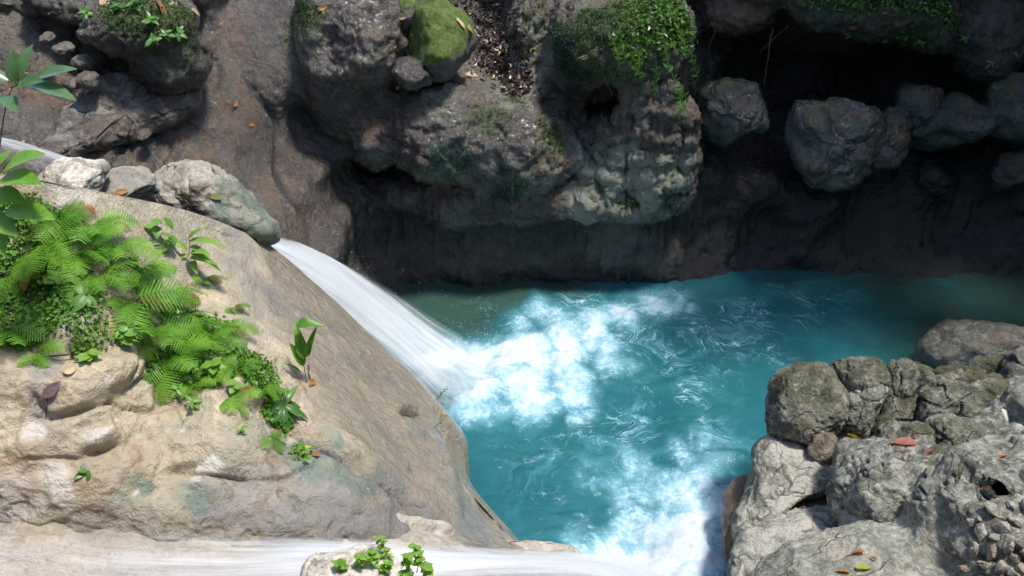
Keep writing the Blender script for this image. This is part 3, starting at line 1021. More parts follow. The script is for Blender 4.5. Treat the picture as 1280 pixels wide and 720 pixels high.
# on the cliff
rock(551, 50, 8.2, 40, 50, .36, 'smooth green mossy boulder beside the leaf filled gully', M['mossy'], 15, 'boulder', lump=.2, fine=.03, facets=4, attrs={'moss': lambda v, n: .95 * sstep(-.5, .1, n[:, 2] - .3 * n[:, 0] + .2 * fbm(v * 5, 3))})
rock(512, 12, 8.4, 18, 28, .22, 'narrow mossy rock left of the smooth green boulder', M['mossy'], 16, 'boulder', attrs={'moss': topmoss(.9, -.3)})
rock(517, 92, 7.95, 27, 19, .2, 'dark egg shaped rock under the smooth green mossy boulder', M['cliff'], 17, 'boulder', lump=.2, fine=.06, attrs={'wet': .9})
# rocks hanging in front of the cave
poly_rock([(190,238),(205,222),(235,213),(262,214),(290,228),(310,250),(325,275),(335,296),(300,296),(260,284),(215,266),(195,252)], 5.35, 0.3, 'large rounded pale boulder lying behind the fern covered boulder', M['paleboulder'], 13, attrs={'algae': lambda v, n: 0.5 * sstep(.1, .6, v[:, 0] * 2 + 0.2)}, crack=.01)
poly_rock([(62,178),(85,140),(115,110),(150,92),(185,82),(215,92),(240,110),(238,132),(215,150),(190,162),(150,178),(110,192),(75,198)], 7.0, 0.26, 'blunt grey boulder with a pale worn top on the far bank of the upper stream', M['brownrock'], 14, tilt=.3, attrs={'pale': lambda v, n: .5 * sstep(.45, .9, n[:, 2] + .3 * fbm(v * 3, 3)), 'brown': lambda v, n: .5 * sstep(.1, -.3, v[:, 2]), 'wet': .6}, crack=.02)
poly_rock([(878,135),(884,108),(905,97),(930,99),(950,114),(959,140),(953,166),(940,168),(920,174),(895,173),(882,162)], 8.45, 0.3, 'greenish grey boulder jutting from the wall right of the flowstone columns', M['hanging'], 18, attrs={'moss': lambda v, n: .55 * sstep(.1, .5, fbm(v * 4 + 3, 3) + .4 * n[:, 2]), 'brown': lambda v, n: .5 * sstep(.0, .4, fbm(v * 3 + 20, 3)), 'algae': .4, 'wet': .8}, crack=.02, fine=.018, lump=.16, p=2.1)
poly_rock([(992,165),(1000,145),(1018,132),(1045,130),(1070,138),(1085,148),(1092,175),(1094,205),(1080,224),(1060,233),(1035,231),(1010,222),(996,198)], 8.3, 0.36, 'big bulging blue grey boulder hanging before the dark cave', M['hanging'], 19, attrs={'moss': lambda v, n: .55 * sstep(.1, .5, fbm(v * 4 + 3, 3) + .4 * n[:, 2]), 'brown': lambda v, n: .5 * sstep(.0, .4, fbm(v * 3 + 20, 3)), 'wet': .9, 'pale': lambda v, n: .45 * sstep(.4, .9, n[:, 2] + .3 * fbm(v * 4, 3))}, crack=.025, fine=.018, lump=.16, p=2.1)  # pale upward faces stand in for sky glints
poly_rock([(1084,150),(1095,138),(1112,136),(1126,148),(1133,172),(1127,198),(1112,214),(1096,214),(1088,190)], 8.36, 0.28, 'wet boulder pressed against the right side of the big bulging boulder', M['hanging'], 20, attrs={'moss': lambda v, n: .55 * sstep(.1, .5, fbm(v * 4 + 3, 3) + .4 * n[:, 2]), 'brown': lambda v, n: .5 * sstep(.0, .4, fbm(v * 3 + 20, 3)), 'wet': .9}, crack=.02, fine=.018, lump=.16, p=2.1)
poly_rock([(1122,126),(1132,106),(1155,102),(1174,114),(1176,140),(1162,162),(1140,166),(1126,150)], 8.65, 0.26, 'dim rounded rock above the pale wedge at the right end of the cave', M['hanging'], 21, attrs={'moss': lambda v, n: .55 * sstep(.1, .5, fbm(v * 4 + 3, 3) + .4 * n[:, 2]), 'brown': lambda v, n: .5 * sstep(.0, .4, fbm(v * 3 + 20, 3)), 'algae': .3, 'wet': .6}, fine=.018, lump=.16, p=2.1)
poly_rock([(1136,168),(1160,138),(1195,125),(1230,138),(1250,150),(1246,166),(1215,178),(1170,184),(1142,180)], 8.5, 0.28, 'long pale wedge of rock at the right end of the cave', M['hanging'], 22, attrs={'moss': lambda v, n: .55 * sstep(.1, .5, fbm(v * 4 + 3, 3) + .4 * n[:, 2]), 'brown': lambda v, n: .5 * sstep(.0, .4, fbm(v * 3 + 20, 3)), 'wet': .6, 'algae': .4}, crack=.015, fine=.018, lump=.16, p=2.1)
poly_rock([(1235,142),(1240,105),(1262,94),(1296,98),(1300,160),(1262,170),(1244,162)], 8.55, 0.28, 'grey rock at the right edge of the photo below the ferny bank', M['hanging'], 23, attrs={'moss': lambda v, n: .55 * sstep(.1, .5, fbm(v * 4 + 3, 3) + .4 * n[:, 2]), 'brown': lambda v, n: .5 * sstep(.0, .4, fbm(v * 3 + 20, 3)), 'shade_stain': .15, 'wet': .5}, fine=.018, lump=.16, p=2.1)
poly_rock([(1236,216),(1244,196),(1265,187),(1296,190),(1300,226),(1262,234),(1243,229)], 8.55, 0.25, 'dark glistening boulder low on the wall at the right edge', M['hanging'], 24, attrs={'moss': lambda v, n: .55 * sstep(.1, .5, fbm(v * 4 + 3, 3) + .4 * n[:, 2]), 'brown': lambda v, n: .5 * sstep(.0, .4, fbm(v * 3 + 20, 3)), 'shade_stain': .3, 'wet': 1.0}, fine=.018, lump=.16, p=2.1)

# right outcrop
S = SDF((0.75, 2.2, -0.5), (4.6, 5.7, 2.7), 0.026)
for px, py, y, rx, rz, ry in (
        (1015, 640, 4.55, 66, 54, .36), (960, 660, 4.4, 34, 60, .25), (1110, 625, 4.42, 90, 52, .42), (1230, 620, 4.05, 110, 80, .6), (1390, 590, 4.1, 150, 110, .8),
        (1050, 700, 3.85, 110, 46, .45), (1190, 690, 3.6, 130, 60, .55), (1330, 680, 3.3, 180, 110, .7), (965, 716, 3.75, 62, 34, .35), (1100, 760, 3.15, 170, 70, .5), (1010, 775, 3.3, 90, 44, .45),
        (1072, 552, 4.72, 40, 26, .16), (1140, 575, 4.65, 66, 26, .3), (1250, 575, 4.5, 56, 34, .33), (1420, 540, 4.6, 100, 60, .5), (1300, 860, 2.7, 260, 140, .7), (1090, 860, 2.8, 130, 90, .5)):
    E(px, py, y, rx, ry, rz, 0.12)
# a footing down to the pool bed
for x, y in ((2.2, 4.6), (2.7, 4.4), (3.6, 4.2), (2.5, 3.7), (1.95, 4.05), (3.2, 3.2)):
    S.ell((x, y, -0.15), (.5, .5, .85), .2)
# splits
for px, py, y, rx, rz, ry, rot in ((1255, 560, 4.25, 9, 70, .25, (0, R(8), 0)), (1060, 575, 4.15, 5, 60, .2, (0, R(12), 0)), (1225, 655, 3.45, 40, 26, .22, None), (1275, 655, 3.3, 50, 40, .25, None)):
    E(px, py, y, rx, ry, rz, 0.04, rot, True)


def on(p):
    return fbm(p * 1.7, 3) * .08 + fbm(p * 4.5 + 4, 2, ridged=True) * .012


S.noise(on)
ome = S.mesh('outcrop', 1)
v, nr = verts_of(ome), normals_of(ome)
ppx, ppy = to_px(v)
f1, f2 = worley(v * np.array([4.2, 4.2, 6.0]) + .35 * np.stack([fbm(v * 5, 2), fbm(v * 5 + 9, 2), fbm(v * 5 + 20, 2)], 1), 5)
crk = sstep(.10, 0, f2 - f1) * sstep(-.1, .25, fbm(v * 1.3 + 40, 2))
pits = sstep(.42, .12, worley(v * 20, 8)[0])
tiers = fbm(np.stack([v[:, 0] * 2 + v[:, 1], v[:, 1] * 2, v[:, 2] * 9], 1), 4) * .022
attr(ome, 'wet', sstep(.35, .12, v[:, 2]))
flat = blobs(v, [(1020, 690, 3.7, .45, 1), (1100, 700, 3.4, .35, 1), (940, 705, 3.8, .25, 1), (1150, 680, 3.5, .2, .8)])
v = v + nr * ((fbm(v * 8, 4) * .018 - crk * .055 - pits * .006 + tiers) * (1 - .75 * flat) + fbm(v * 14, 4) * .008)[:, None]
set_verts(ome, v)
attr(ome, 'clean', np.clip(blobs(v, [(1020, 690, 3.7, .6, 1), (1100, 700, 3.4, .5, 1), (940, 705, 3.8, .35, 1), (1150, 675, 3.5, .4, 1), (1200, 640, 3.7, .2, .7)], .1), 0, 1))
attr(ome, 'shade_stain', np.clip(crk * .6 + sstep(.25, .0, v[:, 2]) * .3, 0, 1))
attr(ome, 'moss', blobs(v, [(1150, 600, 3.95, .16, .6), (1130, 615, 3.9, .1, .6), (1200, 530, 4.4, .15, .55), (1240, 640, 3.6, .15, .55), (1180, 585, 4.1, .14, .5), (1060, 640, 4.0, .12, .4)], .1))
attr(ome, 'brown', blobs(v, [(1120, 650, 3.7, .3, .42), (1060, 690, 3.6, .25, .42), (1200, 700, 3.3, .3, .45), (905, 650, 4.5, .25, .9), (930, 600, 4.6, .12, .5), (1260, 620, 3.8, .2, .4)], .12))
attr(ome, 'pale', blobs(v, [(1170, 620, 3.85, .12, .6), (1230, 610, 3.9, .12, .6), (1000, 680, 3.9, .35, .6), (1110, 690, 3.5, .35, .6), (1180, 650, 3.6, .2, .5), (930, 700, 3.85, .2, .6), (1220, 580, 4.0, .08, .7), (950, 690, 3.9, .2, .45)], .1))
outcrop = link('rock_outcrop', ome, M['outcrop'])
tag(outcrop, 'broad grey cracked rock outcrop rising from the pool at lower right', 'rock outcrop')
OB = BVHTree.FromPolygons([tuple(c) for c in verts_of(ome)], [tuple(p.vertices) for p in ome.polygons])

mossy = {'moss': topmoss(.62, .0), 'shade_stain': lambda v, n: .5 * sstep(-.3, -.8, n[:, 0])}  # moss on top; left-facing sides darkened in the colour as shade
BL = dict(facets=10, cut=.6, lump=.14)
rock(1051, 595, 4.3, 9, 12, .07, 'small grey stone in the crack below the pale green stone', M['outcrop'], 65, 'stone', sub=4)
rock(1222, 590, 4.0, 17, 16, .1, 'smooth whitish stone beside the open crack at right', M['paleboulder'], 66, 'stone', sub=4)
rock(1252, 522, 4.4, 9, 12, .08, 'white cobble in the upper end of the open crack', M['paleboulder'], 67, 'stone', sub=4, attrs={'pale': .6})
rock(1238, 530, 4.4, 7, 10, .08, 'grey cobble left of the white cobble in the crack', M['paleboulder'], 68, 'stone', sub=4)
rock(1255, 508, 4.5, 8, 8, .08, 'bluish cobble above the white cobble in the crack', M['hanging'], 69, 'stone', sub=4)
rock(1222, 622, 3.9, 8, 6, .07, 'small blue grey pebble below the smooth whitish stone', M['hanging'], 70, 'stone', sub=3)
poly_rock([(959,512),(963,488),(975,470),(995,459),(1020,456),(1042,462),(1056,478),(1063,500),(1059,522),(1046,541),(1028,553),(1005,560),(980,557),(962,553),(957,532)], 4.85, 0.27, 'rounded pitted boulder with dark mossy top standing at the pool edge on the right', M['outcrop'], 51, p=2.2, pit=.012, attrs=mossy, nt=220, nr=50)
poly_rock([(1038,458),(1054,446),(1080,446),(1100,455),(1107,470),(1099,484),(1080,488),(1066,486),(1054,480)], 4.98, 0.2, 'dark mossy knob between the rounded pitted boulder and the narrow mossy block', M['outcrop'], 52, attrs=mossy, pit=.008, crack=.015)
poly_rock([(1061,492),(1080,483),(1100,483),(1104,498),(1095,516),(1085,540),(1066,545),(1057,530),(1063,511)], 4.78, 0.16, 'grey split block right beside the rounded pitted boulder', M['outcrop'], 53, p=3.2, attrs={'moss': .3, 'pale': .3}, crack=.015)
poly_rock([(1104,480),(1112,460),(1130,450),(1150,454),(1165,466),(1161,484),(1150,502),(1138,524),(1120,536),(1098,552),(1084,552),(1096,530),(1102,502)], 4.82, 0.2, 'narrow mossy block leaning right in the row of rocks by the pool', M['outcrop'], 54, p=3.0, tilt=.2, attrs=mossy, crack=.02, pit=.006)
poly_rock([(1163,474),(1180,464),(1212,465),(1245,470),(1255,486),(1251,507),(1240,522),(1215,530),(1190,525),(1165,533),(1136,532),(1147,510),(1157,490)], 4.75, 0.22, 'wide grey block with olive moss on its top edge at right', M['outcrop'], 55, p=3.2, tilt=.3, attrs=mossy, crack=.02, pit=.006)
poly_rock([(1166,474),(1175,463),(1200,460),(1227,464),(1222,476),(1196,482),(1172,482)], 4.86, 0.14, 'flat olive moss covered slab behind the wide grey block', M['outcrop'], 56, attrs={'moss': .8, 'brown': .3})
poly_rock([(1212,462),(1221,448),(1245,444),(1267,449),(1266,464),(1240,472),(1222,470)], 5.0, 0.16, 'small dark green topped rock beyond the flat mossy slab', M['outcrop'], 57, attrs={'moss': topmoss(.7, .0), 'shade_stain': .35})
poly_rock([(1256,472),(1265,448),(1292,445),(1305,500),(1300,545),(1275,550),(1262,524),(1254,497)], 4.75, 0.2, 'dark wet rock on the far right edge beside the wide grey block', M['outcrop'], 58, p=3, attrs={'shade_stain': .5, 'wet': .5}, crack=.03)
poly_rock([(1098,556),(1107,536),(1125,528),(1150,528),(1166,540),(1168,556),(1152,568),(1125,573),(1103,570)], 4.32, 0.19, 'low mossy rock bearing the red fallen leaf', M['outcrop'], 60, attrs={'moss': topmoss(.5, .0)}, crack=.01)
poly_rock([(1164,542),(1167,524),(1190,520),(1215,526),(1236,540),(1238,558),(1222,569),(1195,572),(1172,564)], 4.30, 0.20, 'low lichen spotted rock in front of the wide grey block', M['outcrop'], 59, attrs={'moss': topmoss(.5, .2)}, pit=.006, crack=.015)
poly_rock([(1054,640),(1050,612),(1059,585),(1080,566),(1110,559),(1150,561),(1190,563),(1214,575),(1224,600),(1220,626),(1197,644),(1162,652),(1130,656),(1095,666),(1068,660)], 3.92, 0.36, 'large humped boulder with olive moss in the middle of the outcrop', M['outcrop'], 61, p=2.3, tilt=.5, pit=.006, nt=220, nr=50, crack=.012, attrs={'moss': lambda v, n: .72 * sstep(-.05, .2, v[:, 0] + .3 * fbm(v * 5, 3)), 'pale': lambda v, n: .5 * sstep(.1, -.25, v[:, 2])})
poly_rock([(950,562),(975,556),(1010,562),(1042,578),(1048,600),(1034,620),(1008,632),(988,648),(962,672),(935,698),(924,675),(922,640),(928,610),(938,582)], 4.42, 0.26, 'smooth grey wedge below the rounded pitted boulder, dropping into the pool', M['outcrop'], 62, p=3.0, tilt=.35, fine=.018, nt=220, nr=50, attrs={'pale': lambda v, n: .6 * sstep(.4, .8, n[:, 2]), 'clean': .6}, crack=.008)  # upward faces paler, a lit top put into the colour
poly_rock([(1011,560),(1022,547),(1040,545),(1046,560),(1040,576),(1022,579),(1011,571)], 4.5, 0.09, 'reddish brown cobble jammed under the rounded pitted boulder', M['outcrop'], 63, cat='stone', attrs={'brown': .6, 'shade_stain': .42}, nr=20, nt=80)
poly_rock([(1043,574),(1050,555),(1066,549),(1080,555),(1078,573),(1060,584),(1045,584)], 4.30, 0.1, 'pale green stone right of the reddish brown cobble', M['outcrop'], 64, cat='stone', attrs={'algae': .45}, nr=20, nt=80)
poly_rock([(1150,440),(1160,420),(1180,406),(1210,404),(1240,410),(1285,418),(1300,450),(1270,470),(1200,475),(1160,465)], 6.55, 0.3, 'brown half sunken boulder in the shallows behind the right outcrop', M['outcrop'], 71, p=2.0, fine=.012, attrs={'brown': .42, 'wet': .8, 'pale': .25})
poly_rock([(902,650),(912,618),(932,602),(946,610),(934,645),(930,695),(915,706),(903,694)], 4.5, 0.14, 'smooth orange brown rock at the waterline under the outcrop', M['outcrop'], 72, fine=.012, p=2.0, attrs={'brown': .85, 'wet': .6})
# loose rubble
rg = np.random.default_rng(5)
RUB = []
for px, py, r in ((1240, 640, 11), (1262, 632, 9), (1226, 668, 12), (1252, 660, 11), (1272, 655, 10), (1215, 690, 12), (1240, 690, 10), (1262, 684, 12), (1279, 690, 10),
                  (1230, 708, 11), (1252, 712, 12), (1275, 714, 12), (1205, 712, 9), (1285, 635, 12), (1195, 694, 7), (1213, 655, 8), (1268, 700, 7), (1290, 670, 12), (1244, 674, 7), (1222, 650, 6)):
    d = ray(px, py)
    hit = OB.ray_cast(Vector((0, 0, CAMZ)), Vector(d))
    if hit[0] is None:
        continue
    r = r * rg.uniform(.7, 1.5)
    o = rock(px, py, hit[0].y, r, r * rg.uniform(.6, .95), r * .0024, 'angular pale stone in the loose rubble at the lower right corner', M['rubble'], int(100 + px), 'stone',
             group='loose rubble stones at the lower right', sub=3, rot=tuple(rg.uniform(0, 3, 3)), facets=16, cut=.42, lump=.25, attrs={'shade_stain': float(rg.choice([0, 0, .2])), 'brown': float(rg.choice([0, .3, .45]))})
    o.location.z += 0.01
    o.data.polygons.foreach_set('use_smooth', np.full(len(o.data.polygons), False))
# foreground rock with the little plant
rock(440, 722, 2.66, 66, 26, .16, 'bright mottled rock with a small leafy plant at the bottom edge', M['paleboulder'], 81, 'boulder', attrs={'pale': .5, 'algae': .2})
# ------------------------------------------------------------------ pool
def wmask(v, pts, aspect=0.72):
    out = np.zeros(len(v), np.float32)
    for px, py, r, s in pts:
        c = at_z(px, py)
        d = np.sqrt((v[:, 0] - c[0]) ** 2 + ((v[:, 1] - c[1]) * aspect) ** 2) / r
        out = np.maximum(out, s * np.exp(-d * d))
    return out


nx, ny = 520, 460
gx = np.linspace(-3.2, 6.5, nx)
gy = np.linspace(2.9, 9.3, ny)
X, Y = np.meshgrid(gx, gy, indexing='ij')
v = np.stack([X.ravel(), Y.ravel(), np.zeros(nx * ny)], 1).astype(np.float32)
wp = v + np.stack([fbm(v * 1.3, 3), fbm(v * 1.3 + 30, 3), 0 * v[:, 0]], 1) * 0.28
FO1 = [(560, 455, .30, 1.3), (600, 455, .34, 1.25), (650, 450, .36, 1.1), (700, 435, .36, 1.05), (745, 415, .34, .95), (790, 398, .30, .9), (830, 380, .24, .75), (865, 390, .15, .6),
       (600, 495, .30, 1.0), (660, 490, .30, .95), (715, 480, .28, .85), (720, 515, .17, .6), (770, 450, .28, .7), (560, 500, .2, .9), (690, 395, .3, .62), (640, 405, .25, .6)]
FO2 = [(830, 610, .28, 1.0), (800, 660, .30, 1.05), (850, 670, .36, 1.35), (875, 640, .26, 1.1), (885, 695, .28, 1.2), (868, 600, .2, .9), (880, 590, .22, .75), (900, 560, .18, .55), (760, 615, .22, .7), (840, 720, .4, 1.15), (770, 705, .28, 1.0), (860, 560, .22, .6), (720, 690, .25, .75), (800, 590, .25, .7), (900, 640, .2, .8)]
WISP = [(780, 540, .5, 0.46), (860, 480, .5, 0.49), (900, 420, .5, 0.54), (940, 390, .4, 0.51), (680, 590, .5, 0.38), (820, 430, .4, 0.61), (900, 540, .35, 0.57), (960, 440, .35, 0.46), (1000, 380, .5, 0.41), (620, 560, .4, 0.30), (1060, 400, .5, 0.22), (700, 560, .4, 0.41), (1150, 360, .6, 0.16), (600, 380, .4, 0.34), (730, 380, .4, 0.54)]
foam = np.maximum(1.18 * wmask(wp, FO1), 1.05 * wmask(wp, FO2))
wisp = np.maximum(np.maximum(wmask(wp, WISP), foam * .8), 0)
hs = fbm(np.stack([v[:, 0] * 2.2, v[:, 1] * 3.0, 0 * v[:, 0]], 1), 4) * .022 + fbm(np.stack([v[:, 0] * 6, v[:, 1] * 8, 0 * v[:, 0] + 4], 1), 3) * .008
calm = sstep(.0, .35, wisp)
hs = hs * (.35 + .65 * calm) + foam * .03 * (1 + 1.2 * fbm(v * 5 + 11, 4)) + np.exp(-((v[:, 0] + .45) ** 2 + (v[:, 1] - 6.35) ** 2) / .10) * .08
v[:, 2] = hs
pme = mesh_np('water', v, grid_faces(nx, ny))
I1, I2 = at_z(566, 468), at_z(800, 735)
use2 = 1.05 * wmask(wp, FO2) > 1.18 * wmask(wp, FO1)
fx_, fy_ = np.where(use2, v[:, 0] - I2[0], v[:, 0] - I1[0]), np.where(use2, v[:, 1] - I2[1], v[:, 1] - I1[1])
fr_ = np.sqrt(fx_ ** 2 + fy_ ** 2)
attr(pme, 'fu', fr_)
attr(pme, 'fv', np.arctan2(fy_, fx_) + use2 * 10)
attr(pme, 'foam', foam)
attr(pme, 'wisp', wisp)
sh = wmask(v, [(1190, 440, .75, .9), (1260, 440, .6, .9), (1110, 430, .4, .5), (925, 640, .16, .9), (940, 590, .12, .7), (1010, 450, .2, .3)], .8)
attr(pme, 'shallow', sh)
mk = np.maximum(wmask(wp, [(500, 352, .7, 1.2), (600, 352, .6, 1.2), (560, 376, .5, 1.1), (640, 368, .4, 1), (700, 352, .5, 1), (1100, 340, .9, .8), (1250, 350, 1.0, 1), (1200, 400, .7, .8), (1280, 420, .6, .9), (1000, 345, .6, .5), (1060, 390, .4, .3)]), 0)  # clear calm water, with the dark green of shaded water painted in
attr(pme, 'calm_shade', np.clip(mk - foam * 1.0, 0, 1))
N = NT('turquoise pool water')
P = N.pos()
warp = N.n('VectorMath', {'operation': 'MULTIPLY_ADD'}, i0=N.n('VectorMath', {'operation': 'SUBTRACT'}, i0=N.n('TexNoise', None, Vector=P, Scale=1.6, Detail=3.0).outputs['Color'], i1=(.5, .5, .5)), i1=(.9, .9, .0), i2=P)
sw = N.n('Mapping', None, Vector=warp)
sw.inputs['Rotation'].default_value = (0, 0, R(-38))
sw.inputs['Scale'].default_value = (.55, 1.5, 1)
fn = N.noise(sw.outputs[0], 3.4, 9, .64, .3)
fn2 = N.noise(warp, 11, 8, .62, .5)
fo = N.attr('foam')
wi = N.attr('wisp')
pol = N.n('CombineXYZ', None, X=N.math('MULTIPLY', N.attr('fu'), 2.2), Y=N.math('MULTIPLY', N.attr('fv'), 3.4), Z=0.0)
pol = N.n('VectorMath', {'operation': 'MULTIPLY_ADD'}, i0=N.n('TexNoise', None, Vector=P, Scale=5.0, Detail=5.0).outputs['Color'], i1=(.9, .9, 0), i2=pol)
sn = N.noise(pol, 1.6, 9, .66, .25)
fine_ = N.noise(P, 34, 6, .7)
body = N.math('ADD', fo, N.math('MULTIPLY_ADD', sn, 1.25, -.60))
body = N.math('ADD', body, N.math('MULTIPLY_ADD', fn2, .7, -.35))
body = N.math('ADD', body, N.math('MULTIPLY_ADD', fine_, .7, -.35))
body = N.math('MULTIPLY', N.math('MULTIPLY', N.ss(body, .12, 1.55), N.ss(fo, .03, .3)), N.math('MULTIPLY_ADD', fn2, .5, .70), clamp=True)
rid = N.math('ABSOLUTE', N.math('SUBTRACT', N.noise(warp, 3.0, 6, .6, .7), .5))
rid2 = N.math('ABSOLUTE', N.math('SUBTRACT', N.noise(warp, 8.0, 5, .6, .6), .5))
fil = N.math('ADD', N.ss(rid, .026, .0), N.math('MULTIPLY', N.ss(rid2, .03, .0), .7))
fil = N.math('MULTIPLY', fil, N.ss(N.math('ADD', wi, N.math('MULTIPLY_ADD', fn, 1.0, -.5)), .15, .7))
fil = N.math('MULTIPLY', fil, N.math('MULTIPLY_ADD', fn2, 1.2, .0), clamp=True)
froth = N.math('MULTIPLY', N.ss(N.math('ADD', wi, N.math('MULTIPLY_ADD', fn2, 1.0, -.5)), .3, 1.0), .5)
body = N.math('MAXIMUM', body, N.math('MULTIPLY', N.ss(N.math('ADD', fo, N.math('MULTIPLY_ADD', sn, .8, -.4)), .05, 1.0), .42))
F_ = N.math('MAXIMUM', body, N.math('MAXIMUM', N.math('MULTIPLY', fil, .7), N.math('MULTIPLY', froth, .75)), clamp=True)
deep = N.mix(N.ss(N.noise(P, 1.1, 4), .3, .7), (0.014, 0.098, 0.120), (0.022, 0.130, 0.150))
mk = N.attr('calm_shade')
milk = N.math('MULTIPLY', N.ss(N.noise(warp, 2.6, 6, .6, 1.2), .46, .70), N.ss(wi, .05, .5))
deep = N.mix(N.math('MULTIPLY', milk, .75), deep, (0.07, 0.25, 0.30))
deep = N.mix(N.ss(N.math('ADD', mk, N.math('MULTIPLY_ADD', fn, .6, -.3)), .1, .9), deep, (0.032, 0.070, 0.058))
col = N.mix(N.ss(F_, 0.0, .55), deep, (0.22, 0.44, 0.54))
col = N.mix(N.ss(F_, .25, 1.0), col, (0.60, 0.66, 0.72))
ro = N.math('MULTIPLY_ADD', F_, .6, .10)
hh = N.math('ADD', N.math('MULTIPLY', N.noise(warp, 9, 5, .6), .6), N.math('MULTIPLY', F_, .35))
bp = N.n('Bump', None, Strength=.5, Distance=.05, Height=hh)
b = N.n('BsdfPrincipled', None, Base_Color=col, Roughness=ro, Normal=bp.outputs[0], IOR=1.33)
tr = N.n('BsdfTransparent', None, Color=(.55, .75, .68))
mx = N.n('MixShader', None, i0=N.math('MULTIPLY', N.math('MULTIPLY', N.attr('shallow'), .75), N.math('SUBTRACT', 1.0, F_)), i1=b, i2=tr)
N.t.links.new(mx.outputs[0], N.out.inputs[0])
M['pool'] = N.mat
pool = link('water', pme, M['pool'])
tag(pool, 'turquoise plunge pool with swirling white foam', 'pool', kind='structure')

gv = np.array([[-3.5, 2.6, -.62], [7, 2.6, -.62], [7, 9.6, -.62], [-3.5, 9.6, -.62]])
link_bed = link('pool_bed', mesh_np('pool_bed', gv, [[0, 1, 2, 3]]), M['boulder'])
tag(link_bed, 'rocky bottom of the plunge pool', 'pool bed', kind='structure')


# ------------------------------------------------------------------ falling water: silky sheets
def sheet(name, path, n_u=160, n_v=70, seed=0, arch=.06, parent=None, mat=None, ripple=.02):
    """path rows: (left point, right point, edge density, centre density)"""
    A = catmull(np.array([p[0] for p in path]), n_u)
    B = catmull(np.array([p[1] for p in path]), n_u)
    den = np.interp(np.linspace(0, 1, n_u), np.linspace(0, 1, len(path)), [p[2] for p in path])
    t = np.linspace(0, 1, n_v)
    V = A[:, None] * (1 - t)[None, :, None] + B[:, None] * t[None, :, None]
    V[:, :, 2] += arch * np.sin(np.pi * t)[None]
    s = np.concatenate([[0], np.cumsum(np.linalg.norm(np.diff((A + B) / 2, axis=0), axis=1))])
    wdt = np.linalg.norm(B - A, axis=1)
    U = np.stack([np.repeat(s[:, None], n_v, 1) * .5, (t[None] - .5) * np.maximum(wdt, .3)[:, None] * 7, np.full((n_u, n_v), float(seed))], -1).reshape(-1, 3)
    V = V.reshape(-1, 3)
    V[:, 2] += ripple * fbm(U, 4)
    me = mesh_np(name, V, grid_faces(n_u, n_v))
    e = np.minimum(t, 1 - t)[None] * 2
    attr(me, 'edge', np.repeat(e, n_u, 0).ravel())
    attr(me, 'dens', np.repeat(den[:, None], n_v, 1).ravel())
    attr(me, 'su', np.repeat(s[:, None], n_v, 1).ravel())
    attr(me, 'sv', ((t[None] - .5) * np.repeat(wdt[:, None], n_v, 1)).ravel())
    return link(name, me, mat or M['fall'], parent)


N = NT('white falling water')
cv = N.n('CombineXYZ', None, X=N.math('MULTIPLY', N.attr('su'), 1.0), Y=N.math('MULTIPLY', N.attr('sv'), 16.0), Z=0.0)
n1 = N.noise(cv, 1.0, 6, .6, .15)
cv2 = N.n('CombineXYZ', None, X=N.math('MULTIPLY', N.attr('su'), 2.5), Y=N.math('MULTIPLY', N.attr('sv'), 70.0), Z=3.0)
n2 = N.noise(cv2, 1.0, 4, .6)
st = N.math('ADD', N.math('MULTIPLY_ADD', n1, 1.1, -.55), N.math('MULTIPLY_ADD', n2, .7, -.35))
a = N.math('ADD', N.math('MULTIPLY', N.attr('dens'), N.ss(N.attr('edge'), .0, .85)), N.math('MULTIPLY', st, .85))
al = N.math('MULTIPLY', N.math('MULTIPLY', N.ss(a, .05, 1.05), N.ss(N.attr('edge'), .0, .3)), .96, clamp=True)
b = N.n('BsdfPrincipled', None, Base_Color=N.mix(n1, (.72, .77, .83), (.82, .84, .86)), Roughness=.6)
tl = N.n('BsdfTranslucent', None, Color=(.8, .84, .9))
m1 = N.n('MixShader', None, i0=.4, i1=b, i2=tl)
m2 = N.n('MixShader', None, i0=al, i1=N.n('BsdfTransparent'), i2=m1)
N.t.links.new(m2.outputs[0], N.out.inputs[0])
M['fall'] = N.mat


def W(px, py, y):
    return at_y(px, py, y)


# upper stream sliding behind the boulder and down into the pool
fall = empty('waterfall', tuple(at_y(560, 470, 6.5)))
bpy.context.view_layer.update()
core = [(W(-160, 184, 6.0), W(-160, 170, 6.35), .6), (W(0, 205, 5.95), W(0, 182, 6.35), .55), (W(90, 232, 5.9), W(95, 206, 6.3), .35), (W(200, 268, 5.8), W(205, 240, 6.25), .6), (W(300, 318, 5.85), W(300, 285, 6.3), .8),
        (W(350, 342, 5.9), W(354, 303, 6.45), .95), (W(405, 400, 5.85), W(425, 319, 6.75), 1.05), (W(452, 452, 5.85), W(492, 354, 6.85), 1.0), (W(495, 500, 5.75), W(548, 390, 6.85), .9), (W(515, 535, 5.7), W(612, 425, 6.65), .62), (at_z(530, 565, -.1), at_z(665, 452, -.1), .25)]
o = sheet('main_chute', core, n_u=260, n_v=110, seed=1, arch=.10, ripple=.05)
o.parent = fall
o.matrix_parent_inverse = fall.matrix_world.inverted()
tag(fall, 'white chute of water pouring from behind the tan boulder into the pool', 'waterfall')

